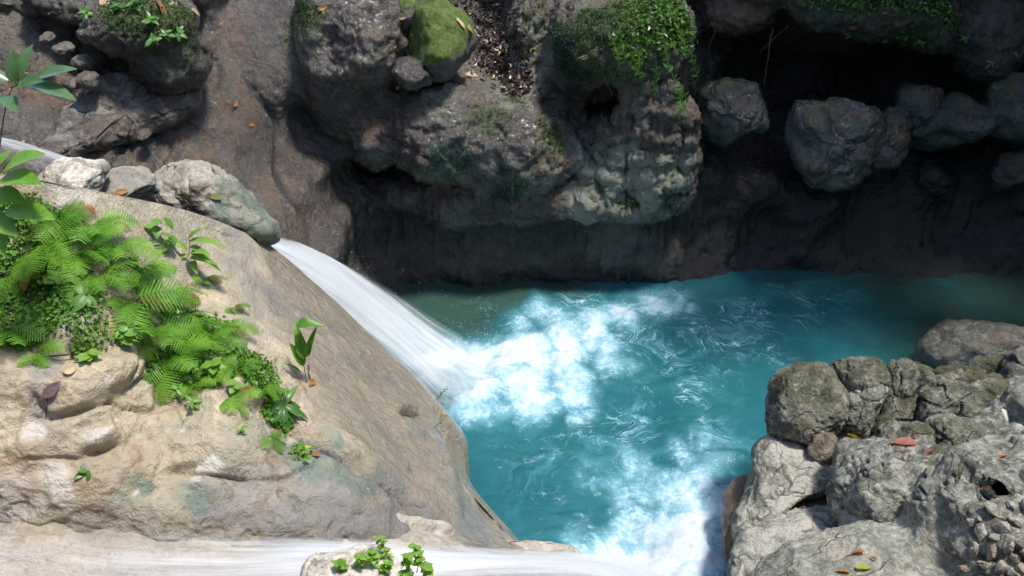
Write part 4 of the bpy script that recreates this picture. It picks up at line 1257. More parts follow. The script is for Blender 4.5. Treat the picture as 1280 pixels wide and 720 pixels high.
# near stream across the bottom and over its lip
near = empty('stream', tuple(at_y(400, 690, 2.9)))
bpy.context.view_layer.update()
ns = [(W(-300, 700, 2.45), W(-300, 625, 2.74), .14), (W(-60, 715, 2.45), W(-60, 622, 2.8), .14), (W(120, 760, 2.38), W(120, 645, 2.8), .2), (W(260, 765, 2.45), W(270, 656, 2.87), .5), (W(400, 752, 2.6), W(400, 662, 2.98), .85), (W(520, 745, 2.72), W(520, 672, 3.1), 1.0),
      (W(640, 735, 2.9), W(650, 682, 3.35), .85), (W(735, 740, 3.0), W(730, 684, 3.52), .95), (W(795, 770, 3.1), W(795, 684, 3.72), .9), (W(835, 820, 3.2), W(845, 690, 3.92), .75), (at_z(850, 800, -.1), at_z(870, 700, -.1), .4)]
o = sheet('white_flow', ns, n_u=200, seed=9, arch=.03, ripple=.015)
o.parent = near
o.matrix_parent_inverse = near.matrix_world.inverted()
tag(near, 'silky white stream running over bare rock along the bottom of the photo', 'stream')

# drifting spray where the chute strikes the pool and under the lip of the near stream
def mist(c, r, dens, label, seed):
    v, f = ICO[3]
    o = link('mist', mesh_np('mist', v * np.asarray(r) * (1 + .15 * fbm(v * 1.5 + seed, 2))[:, None], f), None)
    o.location = c
    N = NT('drifting spray')
    tc = N.t.nodes.new('ShaderNodeTexCoord').outputs['Object']
    m = N.n('VectorMath', {'operation': 'DIVIDE'}, i0=tc, i1=tuple(float(x) for x in r))
    ln = N.n('VectorMath', {'operation': 'LENGTH'}, i0=m).outputs['Value']
    d = N.math('MULTIPLY', N.ss(ln, .95, .1), N.ss(N.noise(tc, 3.5, 3), .25, .75))
    pv = N.n('VolumePrincipled', None, Color=(.95, .97, 1.0), Density=N.math('MULTIPLY', d, dens))
    N.t.links.new(pv.outputs[0], N.out.inputs[1])
    o.data.materials.append(N.mat)
    tag(o, label, 'mist', kind='stuff')


mist(at_z(600, 445, .10), (.5, .36, .22), 1.0, 'fine white spray where the chute strikes the pool', 1)
mist(at_z(840, 670, .15), (.45, .42, .3), 1.2, 'fine white spray rising below the lip of the near stream', 4)

# droplets thrown up along the chute and where it strikes
rg = np.random.default_rng(21)
dv, df = [], []
tet = np.array([[1, 1, 1], [-1, -1, 1], [-1, 1, -1], [1, -1, -1]], np.float32) * .6
tf = np.array([[0, 1, 2], [0, 3, 1], [0, 2, 3], [1, 3, 2]])
PT = []
for k in range(2600):
    q = rg.random()
    if q < .45:
        c = at_z(600, 450) + np.array([rg.normal() * .30, rg.normal() * .22, abs(rg.normal()) * .13])
    elif q < .47:
        t = rg.random()
        c = np.array(catmull(np.array([W(380, 312, 6.9), W(445, 325, 6.95), W(515, 350, 7.0), W(568, 388, 6.9), W(610, 425, 6.7)]), 30))[int(t * 29)] + rg.normal(size=3) * np.array([.06, .06, .05])
    else:
        c = at_z(840, 665) + np.array([rg.normal() * .22, rg.normal() * .25, abs(rg.normal()) * .12])
    PT.append(c)
PT = np.array(PT)
sz = .0015 + .003 * rg.random(len(PT)) ** 3
V = (PT[:, None] + tet[None] * sz[:, None, None]).reshape(-1, 3)
Fc = (tf[None] + 4 * np.arange(len(PT))[:, None, None]).reshape(-1, 3)
N = NT('water drop')
b = N.n('BsdfPrincipled', None, Base_Color=(.6, .65, .7), Roughness=.3)
N.t.links.new(b.outputs[0], N.out.inputs[0])
tag(link('spray_drops', mesh_np('spray_drops', V, Fc, False), N.mat), 'water drops flying about the chute and the churned foam', 'spray', kind='stuff')
# ------------------------------------------------------------------ plants and leaves
bpy.context.view_layer.update()
DG = bpy.context.evaluated_depsgraph_get()
TREES = {}


def bvh(o):
    if o.name not in TREES:
        TREES[o.name] = BVHTree.FromObject(o, DG)
    return TREES[o.name]


def hit(px, py, objs):
    """nearest surface point and normal seen at a photo pixel"""
    best = None
    for o in objs:
        inv = o.matrix_world.inverted()
        ro = inv @ Vector((0, 0, CAMZ))
        rd = (inv.to_3x3() @ Vector(ray(px, py))).normalized()
        r = bvh(o).ray_cast(ro, rd)
        if r[0] is not None:
            p = o.matrix_world @ r[0]
            n = (o.matrix_world.to_3x3() @ r[1]).normalized()
            if n.dot(Vector(ray(px, py))) > 0:
                n = -n
            dd = (p - Vector((0, 0, CAMZ))).length
            if best is None or dd < best[0]:
                best = (dd, p, n)
    return (best[1], best[2]) if best else (None, None)


ROCKS = [o for o in bpy.data.objects if o.type == 'MESH' and o.parent is None and o.name.split('.')[0] in ('boulder', 'stone', 'rock_outcrop')]

M['fern'] = leaf_mat('fern green', (0.085, 0.235, 0.02), (0.21, 0.40, 0.045), .5, .4, .3)
M['leaf'] = leaf_mat('broad leaf green', (0.08, 0.21, 0.022), (0.17, 0.34, 0.05), .4, .35, .4)
M['bright'] = leaf_mat('young leaf green', (0.16, 0.32, 0.04), (0.22, 0.38, 0.07), .45, .4, .3)
M['shade'] = leaf_mat('shade leaf green', (0.05, 0.15, 0.025), (0.12, 0.26, 0.05), .35, .35, .5)
M['grey_leaf'] = leaf_mat('glossy dark leaf', (0.05, 0.12, 0.04), (0.10, 0.19, 0.08), .25, .2, .6)
M['moss'] = leaf_mat('moss green', (0.022, 0.045, 0.012), (0.055, 0.10, 0.028), .8, .2, .1, 9)
M['teal'] = leaf_mat('blue green liverwort', (0.03, 0.065, 0.045), (0.06, 0.11, 0.075), .7, .15, .2, 9)
M['stem'] = leaf_mat('green brown stem', (0.10, 0.12, 0.035), (0.16, 0.14, 0.06), .6, .0, .2)
M['root'] = leaf_mat('hanging root brown', (0.06, 0.045, 0.035), (0.12, 0.09, 0.07), .8, .0, .1)
LEAF_COL = {'yellow': ((.40, .33, .03), (.50, .43, .08)), 'red': ((.26, .085, .06), (.34, .14, .10)), 'orange': ((.34, .13, .03), (.42, .20, .05)), 'brown': ((.22, .10, .04), (.32, .16, .07)),
            'lime': ((.26, .32, .05), (.34, .37, .08)), 'purple': ((.16, .10, .12), (.24, .16, .18)), 'pale': ((.50, .38, .22), (.58, .46, .3)), 'olive': ((.16, .17, .05), (.24, .22, .08))}
for k, (a, b_) in LEAF_COL.items():
    M['dead_' + k] = leaf_mat(k + ' leaf', a, b_, .5, .25, .35, 20)


class MB:
    def __init__(self):
        self.v, self.f, self.n = [], [], 0

    def add(self, v, f):
        self.v.append(np.asarray(v, np.float32))
        self.f += [tuple(int(i) + self.n for i in q) for q in f]
        self.n += len(v)

    def mesh(self, name):
        me = bpy.data.meshes.new(name)
        me.from_pydata(np.concatenate(self.v).tolist(), [], self.f)
        me.polygons.foreach_set('use_smooth', np.full(len(me.polygons), True))
        me.update()
        return me

    def tube(self, pts, r0, r1, k=5):
        pts = [Vector(p) for p in pts]
        n = len(pts)
        vs, fs = [], []
        for i, p in enumerate(pts):
            t = (pts[min(i + 1, n - 1)] - pts[max(i - 1, 0)]).normalized()
            a = t.orthogonal().normalized()
            b = t.cross(a)
            r = r0 + (r1 - r0) * i / (n - 1)
            for j in range(k):
                q = 2 * math.pi * j / k
                vs.append(p + (a * math.cos(q) + b * math.sin(q)) * r)
        for i in range(n - 1):
            for j in range(k):
                fs.append((i * k + j, i * k + (j + 1) % k, (i + 1) * k + (j + 1) % k, (i + 1) * k + j))
        fs.append(tuple(range(k))[::-1])
        fs.append(tuple((n - 1) * k + j for j in range(k)))
        self.add([tuple(q) for q in vs], fs)


def blade(L=1.0, wd=.35, droop=.25, fold=.25, n=8, tip=1.0, wave=0.0, base=.0):
    """leaf blade along +X, folded about its midrib"""
    vs, fs = [], []
    for i in range(n + 1):
        t = i / n
        w_ = wd * L * .5 * (math.sin(math.pi * min(1, (t * .93 + .05)) ** (.8 * tip)) ** .9)
        x, z = L * t * (1 - .12 * droop * t), -droop * L * t * t
        for s in (-1, -.5, 0, .5, 1):
            vs.append((x, s * w_, z + fold * abs(s) * w_ + wave * L * math.sin(t * 14 + s * 2) * abs(s)))
    for i in range(n):
        for j in range(4):
            a = i * 5 + j
            fs.append((a, a + 5, a + 6, a + 1))
    return np.array(vs), fs


def frond_mesh(seed):
    rg = random.Random(seed)
    mb = MB()
    npin, arch, rise = 15, rg.uniform(.45, .65), rg.uniform(.28, .42)
    side = rg.uniform(-.15, .15)

    def rc(t):
        return Vector((t * (1 - .15 * t), side * t * t, rise * t * 1.6 - arch * t * t))
    mb.tube([rc(i / 12) for i in range(13)], .007, .002, 4)
    for i in range(npin):
        t = .17 + .83 * i / npin
        p = rc(t)
        tg = (rc(min(t + .02, 1)) - p).normalized()
        ln = .30 * math.sin(math.pi * (0.18 + .82 * (1 - (t - .17) / .83)) ** 1.0 * .62) * (1.0 if t > .22 else .8)
        for s in (-1, 1):
            dr = (Vector((0, s, 0)) + tg * .45 + Vector((0, 0, -.10 + rg.uniform(-.12, .12)))).normalized()
            up_ = tg.cross(dr) * s
            up_ = up_ if up_.z > 0 else -up_
            wd_ = dr.cross(up_).normalized()
            m = max(4, int(9 * ln / .28))
            for j in range(m):
                q = (j + .4) / m
                c = p + dr * (ln * q) + Vector((0, 0, -.10 * ln * q * q))
                l2 = .020 * (1 - q) ** .6 + .005
                for s2 in (-1, 1):
                    e = (wd_ * s2 + dr * .55).normalized()
                    hw = dr * (ln / m * .62)
                    a, b = c - hw * .9, c + hw * .7
                    tipp = c + e * l2 + up_ * rg.uniform(-.006, .006)
                    mid = c + e * l2 * .55
                    mb.add([tuple(a), tuple(mid - hw * .8), tuple(tipp), tuple(mid + hw * .8), tuple(b)], [(0, 1, 2, 3, 4)])
    return mb.mesh('frond')


FROND = [frond_mesh(s) for s in range(4)]
for me in FROND:
    me.materials.append(M['fern'])
DEADF = FROND[1].copy()
DEADF.materials.clear()
DEADF.materials.append(M['dead_brown'])


def frame(n, d):
    """matrix with +X along d (made tangent to n) and +Z near n"""
    d = Vector(d)
    x = (d - n * d.dot(n)).normalized()
    y = n.cross(x)
    return Matrix((x, y, n)).transposed().to_4x4()


def child(name, me, parent, mw):
    o = bpy.data.objects.new(name, me)
    COL.objects.link(o)
    o.parent = parent
    o.matrix_local = mw
    return o


def fern(px, py, label, L=.36, n=6, lean=(.7, -.6, 0), spread=1.1, group='ferns on the tan boulder', objs=None, seed=0):
    p, nn = hit(px, py, objs or [bank])
    if p is None:
        return
    rg = random.Random(int(px * 7 + py) + seed)
    e = empty('fern', p)
    nm = (nn + Vector((0, 0, 1.2))).normalized()
    base = math.atan2(lean[1], lean[0])
    for i in range(n):
        a = base + spread * (i / (n - 1) - .5) * 2 + rg.uniform(-.2, .2)
        m = frame(nm, (math.cos(a), math.sin(a), 0))
        m = m @ Matrix.Rotation(-rg.uniform(-.25, .5), 4, 'Y') @ Matrix.Rotation(rg.uniform(-.6, .6), 4, 'X') @ Matrix.Scale(L * rg.uniform(.5, 1.0), 4)
        child('frond', FROND[rg.randrange(4)], e, m)
    if rg.random() < .5:
        m = frame(nm, (math.cos(base + 1.3), math.sin(base + 1.3), 0)) @ Matrix.Rotation(.35, 4, 'Y') @ Matrix.Scale(L * .7, 4)
        child('frond', DEADF, e, m)['label'] = 'dead brown frond'
    tag(e, label, 'fern', group)


FERNS = [
    (72, 268, 'topmost fern on the tan boulder, its fine fronds reaching up over bare rock', .30, 6),
    (110, 285, 'feathery fern just right of the topmost fern on the tan boulder', .34, 7),
    (60, 300, 'fern beside the large glossy leaves at the left edge', .32, 6),
    (140, 310, 'fern with long arching fronds below the feathery fern near the patch top', .36, 7),
    (175, 335, 'fern leaning onto the bare tan rock left of the lance leaved sprig', .32, 7),
    (120, 345, 'pale fern above the orange leaf on the boulder', .30, 6),
    (160, 375, 'broad fern in the middle of the patch, left of the round leaved herb', .36, 7),
    (205, 370, 'fern in the middle of the patch at its right margin', .34, 7),
    (225, 405, 'dense fern above the round leaved plant', .34, 7),
    (255, 430, 'fern spreading right toward the curled leaf plant', .28, 6),
    (185, 415, 'fern with drooping light fronds over the patch edge', .34, 7),
    (210, 445, 'low fern hanging over the bare rock under the patch', .30, 6),
    (265, 465, 'small fern at the right end of the patch above the rosette plant', .24, 6),
    (290, 495, 'lowest fern of the patch, close to the rosette plant', .2, 5),
    (5, 415, 'yellow green fern at the left edge below the orange leaf', .28, 6),
    (10, 345, 'fern half cut off by the left edge of the photo', .28, 6),
    (95, 320, 'shaded fern left of the long arching fern', .3, 6),
    (290, 385, 'little fern on bare rock right of the patch', .13, 5),
    (240, 480, 'little fern at the lower fringe of the patch', .18, 5),
    (300, 455, 'thin fern trailing beside the rosette plant, above it', .2, 5),
    (325, 485, 'thin fern just above the spiky rosette', .17, 5),
    (335, 545, 'lowest small fern under the drooping grassy tuft', .14, 5),
    (255, 350, 'small fern on the rim below the lance leaved sprig', .18, 5),
    (45, 440, 'small fern over the yellowish runner at left', .2, 5),
    (275, 415, 'bright fern leaning out to the right in mid patch', .24, 6),
]
for px, py, lb, L, n in FERNS:
    fern(px, py, lb, L, n)

LEAFM = {}


def leafmesh(kind, mat):
    k = (kind, mat)
    if k not in LEAFM:
        P_ = {'broad': dict(wd=.62, droop=.25, fold=.2), 'round': dict(wd=.9, droop=.18, fold=.15, tip=.9), 'lance': dict(wd=.26, droop=.45, fold=.3), 'oval': dict(wd=.45, droop=.2, fold=.2), 'grass': dict(wd=.09, droop=.6, fold=.4),
              'curl': dict(wd=.5, droop=.7, fold=.8, wave=.03)}[kind]
        v, f = blade(1.0, **P_)
        mb = MB()
        mb.add(v, f)
        me = mb.mesh('leaf')
        me.materials.append(M[mat])
        LEAFM[k] = me
    return LEAFM[k]


def herb(px, py, label, n=7, leaf='broad', L=.07, h=.10, mat='leaf', lean=(.3, -.5, 1), objs=None, name='leafy_plant', cat='plant', group=None, loc=None, nrm=None, droop=0.0, whorl=False, spread=.9, seed=0):
    if loc is None:
        loc, nrm = hit(px, py, objs or [bank])
        if loc is None:
            return None
    rg = random.Random(int(px * 13 + py * 3) + seed)
    e = empty(name, loc)
    ax = (Vector(lean) + nrm * .6).normalized()
    st = MB()
    bend = Vector((rg.uniform(-.3, .3), rg.uniform(-.3, .3), -droop))
    pts_ = [Vector((0, 0, 0)) - ax * .02 + (ax * (h + .02) * t + bend * h * t * t) for t in np.linspace(0, 1, 7)]
    st.tube(pts_, max(.0022, L * .03), .0012, 5)
    child('stem', st.mesh('stem'), e, Matrix()).data.materials.append(M['stem'])
    me = leafmesh(leaf, mat)
    for i in range(n):
        t = .25 + .75 * (i + .5) / n if not whorl else .95
        k = t * 6
        j = min(int(k), 5)
        p = pts_[j].lerp(pts_[j + 1], k - j)
        a = i * 2.4 + rg.uniform(-.4, .4)
        u = ax.orthogonal().normalized()
        w_ = ax.cross(u)
        d = u * math.cos(a) + w_ * math.sin(a) + ax * rg.uniform(.0, .7) * (1.1 - spread)
        nn = (ax * 1.0 + Vector((0, 0, .5)) + Vector((rg.uniform(-.3, .3), rg.uniform(-.3, .3), 0))).normalized()
        s = L * rg.uniform(.7, 1.15)
        m = Matrix.Translation(p) @ frame(nn, d) @ Matrix.Rotation(rg.uniform(-.5, .25), 4, 'Y') @ Matrix.Scale(s, 4)
        child('leaf', me, e, m)
    tag(e, label, cat, group)
    return e


# herbs of the boulder
herb(272, 470, 'round leaved bright green plant at the lower right of the fern patch', 11, 'round', .055, .10, 'bright', name='round_leaved_plant')
herb(292, 492, 'small round leaved plant right beside the larger round leaved plant', 7, 'round', .045, .07, 'bright', name='round_leaved_plant')
herb(108, 452, 'round leaved plant with yellowish runner below the fern patch', 6, 'round', .06, .06, 'bright', name='round_leaved_plant')
herb(150, 425, 'heart leaved plant hanging under the ferns left of centre', 7, 'round', .055, .08, 'leaf', name='round_leaved_plant')
herb(185, 292, 'broad leaved sprout at the upper rim of the ferns', 6, 'broad', .075, .12, 'leaf', (.6, .1, .9))
herb(206, 305, 'second broad leaved sprout, nearer the lance leaved sprig', 5, 'broad', .075, .09, 'leaf', (.8, .1, .8))
herb(352, 512, 'spiky rosette of narrow dark leaves under the curled leaf plant', 14, 'lance', .13, .05, 'shade', (.3, -.3, 1), whorl=True, name='rosette_plant')
herb(345, 532, 'drooping grassy tuft below the spiky rosette', 9, 'grass', .16, .04, 'leaf', (.3, -.6, .5), whorl=True, name='grass_tuft')
herb(378, 568, 'tiny yellowish plant in the crease of the boulder', 6, 'oval', .035, .04, 'bright')
herb(300, 540, 'tiny moss like sprout on the pale rock under the ferns', 6, 'oval', .03, .05, 'bright')
herb(105, 590, 'lone little leafy sprig on the wet pinkish rock at lower left', 5, 'oval', .05, .03, 'shade', (1, -.2, .4))
herb(348, 300, 'little bright sprig at the head of the white chute', 5, 'round', .04, .08, 'bright', (.6, 0, .8))
herb(330, 292, 'little sprig left of the bright sprig at the chute head', 4, 'round', .035, .06, 'bright', (.4, 0, .8))
herb(245, 505, 'dark fringe plant hanging below the fern patch', 8, 'oval', .045, .06, 'leaf', (.2, -.6, .3))
herb(220, 490, 'leafy tuft at the bottom fringe of the fern patch', 9, 'oval', .045, .07, 'leaf', (.1, -.6, .4))
herb(80, 355, 'three lobed leaves beside the orange leaf', 7, 'broad', .08, .08, 'leaf', (.5, -.5, .6))
herb(100, 375, 'white veined drooping leaves under the pale fern', 5, 'broad', .1, .07, 'leaf', (.5, -.7, .4))
for px, py, lb in ((545, 470, 'topmost tiny creeper on the edge of the tan boulder'), (549, 500, 'tiny creeper on the boulder edge beside the foam'), (547, 535, 'lowest tiny creeper hanging on the boulder edge over the pool')):
    herb(px - 4, py, lb, 9, 'round', .018, .12, 'shade', (.5, -.2, .9), name='creeper')
# plant on the foreground rock
fg = [o for o in ROCKS if 'bottom edge' in o['label']]
for i, (px, py, h_, lb) in enumerate(((432, 706, .06, 'leftmost low sprig on the bottom rock'), (452, 703, .09, 'bright sprig second from the left on the bottom rock'), (468, 702, .10, 'bright bushy sprig left of the tallest sprig on the bottom rock'), (488, 700, .15, 'tallest bright sprig on the bottom rock'),
                                      (504, 702, .12, 'bright sprig just right of the tallest sprig on the bottom rock'), (522, 706, .13, 'bright sprig at the right shoulder of the bottom rock'), (538, 712, .09, 'rightmost bright sprig on the bottom rock'), (478, 710, .07, 'low sprig in front of the tallest sprig on the bottom rock'), (512, 714, .07, 'low sprig at the front right of the bottom rock'))):
    q, nn = hit(px, py + 4, fg)
    if q is None:
        q, nn = Vector(at_y(px, py + 6, 2.62)), Vector((0, 0, 1))
    herb(px, py, lb, 16, 'round', .032, h_, 'bright', (.9 * math.sin(px), .5 * math.cos(px * 1.7), 1), loc=q, nrm=nn, spread=.5)

# shrubs, sprigs with leaves laid out one by one: (base px, py, y) -> (tip px, py, y), width / length
def leaf_plant(name, label, cat, root, leaves, mat, stems, r=.004):
    loc = Vector(at_y(*root))
    e = empty(name, loc)
    st = MB()
    for path in stems:
        P_ = catmull(np.array([at_y(*q) for q in path]), 10) - np.array(loc)
        st.tube(P_.tolist(), r, r * .5)
    child('stem', st.mesh('stem'), e, Matrix()).data.materials.append(M['stem'])
    for k, (b0, t0, wd, kind) in enumerate(leaves):
        bp_, tp_ = Vector(at_y(*b0)), Vector(at_y(*t0))
        d_ = tp_ - bp_
        nn_ = (Vector((0, -.35, 1)) + Vector((.2 * math.sin(k * 3.1), .2 * math.cos(k * 2.3), 0)))
        nn_ = (nn_ - d_.normalized() * nn_.dot(d_.normalized())).normalized()
        m_ = Matrix.Translation(bp_ - loc) @ frame(nn_, d_) @ Matrix.Rotation(-.12, 4, 'Y') @ Matrix.Diagonal((d_.length, d_.length * wd, d_.length, 1))
        child('leaf', leafmesh(kind, mat), e, m_)
    return tag(e, label, cat)


Y1 = 3.45
leaf_plant('shrub', 'shrub with large glossy grey green leaves poking in at the upper left edge', 'shrub', (-6, 240, Y1),
           [((18, 104, Y1), (14, 60, Y1 + .03), 1.0, 'oval'), ((22, 102, Y1), (38, 54, Y1 + .05), .95, 'oval'), ((40, 100, Y1), (93, 82, Y1 - .02), .8, 'oval'), ((36, 106, Y1), (94, 121, Y1 - .08), .8, 'oval'),
            ((20, 108, Y1), (50, 98, Y1 - .1), .9, 'oval'), ((6, 120, Y1), (20, 138, Y1 - .1), 1.1, 'oval'), ((2, 128, Y1), (-30, 140, Y1), 1, 'oval'), ((10, 100, Y1), (-25, 84, Y1), 1, 'oval')], 'grey_leaf',
           [[(-6, 240, Y1), (0, 180, Y1), (8, 130, Y1), (18, 102, Y1)], [(14, 110, Y1), (28, 102, Y1), (42, 100, Y1)]])
Y2 = 3.3
leaf_plant('shrub', 'shrub with broad dark leaves at the left edge above the ferns', 'shrub', (-18, 330, Y2),
           [((2, 216, Y2), (50, 186, Y2), 1.0, 'broad'), ((-6, 240, Y2), (30, 250, Y2 - .05), .9, 'broad'), ((10, 262, Y2), (64, 268, Y2 - .08), .75, 'broad'), ((0, 226, Y2), (46, 222, Y2 - .1), .8, 'broad'), ((-8, 270, Y2), (18, 292, Y2 - .1), .9, 'broad'),
            ((-10, 280, Y2), (4, 318, Y2 - .1), .9, 'broad'), ((-6, 210, Y2), (12, 186, Y2 + .05), .8, 'broad')], 'leaf',
           [[(-18, 330, Y2), (-14, 280, Y2), (-8, 240, Y2), (2, 212, Y2)], [(-12, 265, Y2), (0, 262, Y2), (12, 262, Y2)]])
Y3 = 4.15
q_, _n = hit(236, 330, [bank])
Y3 = q_.y if q_ else Y3
leaf_plant('lance_leaved_plant', 'sprig of long lance shaped leaves standing over the bare rock', 'plant', (210, 332, Y3),
           [((236, 302, Y3), (277, 296, Y3 - .05), .9, 'lance'), ((236, 298, Y3), (250, 282, Y3), 1, 'lance'), ((238, 308, Y3), (258, 314, Y3 - .08), 1, 'lance'), ((238, 316, Y3), (276, 330, Y3 - .05), .9, 'lance'), ((234, 312, Y3), (212, 296, Y3), 1, 'lance'),
            ((236, 318, Y3), (252, 306, Y3 - .1), 1.2, 'lance'), ((238, 322, Y3), (262, 320, Y3 - .1), 1.1, 'lance'), ((232, 318, Y3), (208, 334, Y3 - .05), 1.2, 'lance'), ((240, 326, Y3), (244, 336, Y3 - .1), 1.4, 'lance')], 'bright',
           [[(205, 330, Y3), (222, 330, Y3), (236, 318, Y3), (236, 296, Y3)]], .003)
q_, _n = hit(376, 470, [bank])
Y4 = q_.y - .03 if q_ else 3.9
leaf_plant('curled_leaf_plant', 'plant with folded upright leaves standing alone on the tan face', 'plant', (376, 468, Y4),
           [((372, 410, Y4), (395, 398, Y4), 1.3, 'curl'), ((381, 446, Y4), (370, 412, Y4), .7, 'curl'), ((380, 456, Y4), (364, 430, Y4 - .03), .8, 'oval'), ((376, 466, Y4), (358, 450, Y4 - .02), .6, 'lance'), ((386, 444, Y4), (388, 414, Y4 - .02), .8, 'lance')], 'leaf',
           [[(384, 480, Y4 + .02), (380, 458, Y4), (376, 430, Y4), (370, 408, Y4)]], .003)

# plants on the far bank and the gorge wall
WALL = [cliff]
for i, (px, py, lb) in enumerate(((150, 12, 'bright leafy plant at the very top left on the mossy shelf'), (172, 8, 'leafy plant right of the topmost left plant on the mossy shelf'), (188, 28, 'leafy plant in the middle of the mossy shelf at upper left'), (205, 45, 'small plant at the lip of the mossy shelf'),
                                  (112, 22, 'small seedling left of the mossy shelf'), (222, 42, 'plant at the right end of the mossy shelf'), (190, 50, 'low plant on the front of the mossy shelf'))):
    herb(px, py, lb, 10, 'oval', .07, .08, 'shade', (.1, -.7, .6), objs=WALL)
hp = [(845, 30), (858, 55), (800, 25), (775, 35), (820, 75), (838, 88), (765, 12), (850, 8), (815, 8), (860, 85), (828, 50), (785, 60), (762, 38), (804, 50), (846, 108), (792, 14)]
HL = ['hanging leafy spray right of centre on the mossy overhang', 'hanging leafy spray near the right corner of the mossy overhang', 'leafy spray high on the mossy overhang', 'leafy spray above the root on the mossy overhang', 'leafy spray at the lower lip of the mossy overhang',
      'leafy spray dangling under the right part of the overhang', 'topmost left spray on the mossy overhang', 'topmost right spray on the mossy overhang', 'spray at the top edge in the middle of the mossy overhang', 'lowest right spray on the mossy overhang',
      'spray in the heart of the mossy overhang', 'small spray above the dark hollow of the overhang', 'leftmost spray on the mossy overhang', 'spray just left of the heart of the overhang', 'spray dangling lowest beside the flowstone columns', 'spray near the top edge, left of the middle of the overhang']
for (px, py), lb in zip(hp, HL):
    herb(px, py, lb, 18, 'oval', .055, .24, 'shade', (.15, -.35, -.8), objs=WALL, name='hanging_plant', droop=.4, group='leafy sprays on the mossy overhang')
for px, py, lb, n in ((1130, 45, 'clump of small bright leaves under the ferny bank over the cave', 12), (1150, 52, 'bright clump at the lowest lip of the bank over the cave', 12), (1175, 10, 'bright sprig high on the wall at upper right', 8), (1205, 48, 'lone bright sprig right of the bank over the cave', 6),
                      (1100, 48, 'small clump left of the bright clump over the cave', 9), (1238, 80, 'tiny sprout on the dark wall at far right', 4), (1262, 68, 'tiny sprout nearest the right edge of the dark wall', 4), (1215, 12, 'dark leaved plant at the top right of the wall', 7), (1060, 40, 'clump of small leaves on the left half of the bank over the cave', 9)):
    herb(px, py, lb, n, 'oval', .055, .07, 'shade', (.1, -.8, .4), objs=WALL)
herb(218, 120, 'tiny seedling in the groove beside the blunt grey boulder', 3, 'oval', .04, .03, 'bright', (0, -.5, .8), objs=WALL + ROCKS)


def strand(pts, r, label, name='root', cat='root', group=None, mat='root'):
    P_ = catmull(np.array(pts), 24)
    P_ = P_ + .012 * np.stack([fbm(P_ * 9, 2), fbm(P_ * 9 + 5, 2), 0 * P_[:, 0]], 1)
    mb = MB()
    mb.tube(P_.tolist(), r, r * .6, 5)
    o = link(name, mb.mesh(name), M[mat])
    return tag(o, label, cat, group)


strand([at_y(894, 8, 8.45), at_y(893, 40, 8.4), at_y(886, 60, 8.4), at_y(890, 95, 8.4)], .006, 'thin root hanging left of the greenish grey boulder')
strand([at_y(966, 35, 8.4), at_y(962, 60, 8.35), at_y(955, 108, 8.35)], .006, 'thin root dangling at the left mouth of the cave')
strand([at_y(985, 32, 8.4), at_y(966, 50, 8.4), at_y(950, 66, 8.38)], .005, 'slanting rootlet crossing the top of the cave mouth')
strand([at_y(858, 60, 8.0), at_y(857, 90, 8.0), at_y(856, 110, 8.0)], .005, 'short root left of the thin hanging roots')
strand([at_y(752, 30, 7.85), at_y(753, 70, 7.85), at_y(756, 100, 7.9), at_y(766, 120, 8.0)], .008, 'reddish root hanging from the mossy overhang')
strand([at_y(748, 38, 7.85), at_y(740, 60, 7.85), at_y(736, 78, 7.9)], .005, 'pale rootlet left of the reddish root')
strand([at_y(1108, 22, 8.2), at_y(1112, 10, 8.2), at_y(1106, -4, 8.25)], .006, 'reddish runner on the bank over the cave')
strand([at_y(640, 215, 7.68), at_y(641, 280, 7.68), at_y(641, 330, 7.7)], .003, 'hair thin root hanging from the nose of the main ledge')


# ------------------------------------------------------------------ fallen leaves and twigs
def dead(px, py, L, colr, label, leaf='oval', ang=None, objs=None, lift=.012):
    p, nn = hit(px, py, objs or (ROCKS + [cliff]))
    if p is None:
        return
    rg = random.Random(int(px * 3 + py * 11))
    a = rg.uniform(0, 6.28) if ang is None else ang
    v, f = blade(L, {'oval': .5, 'lance': .3, 'round': .75, 'curl': .5}[leaf], .15 + .3 * (leaf == 'curl'), .35 + .5 * (leaf == 'curl'), 8, wave=.015)
    mb = MB()
    v[:, 0] -= L / 2
    mb.add(v, f)
    mb.tube([(-L / 2, 0, 0), (-L * .62, .01 * L, .01), (-L * .75, .04 * L, .015)], L * .015, L * .01, 4)
    o = link('fallen_leaf', mb.mesh('fallen_leaf'), M['dead_' + colr])
    o.matrix_world = Matrix.Translation(p + nn * lift) @ frame(nn, (math.cos(a), math.sin(a), 0)) @ Matrix.Rotation(rg.uniform(-.2, .2), 4, 'X')
    tag(o, label, 'leaf')


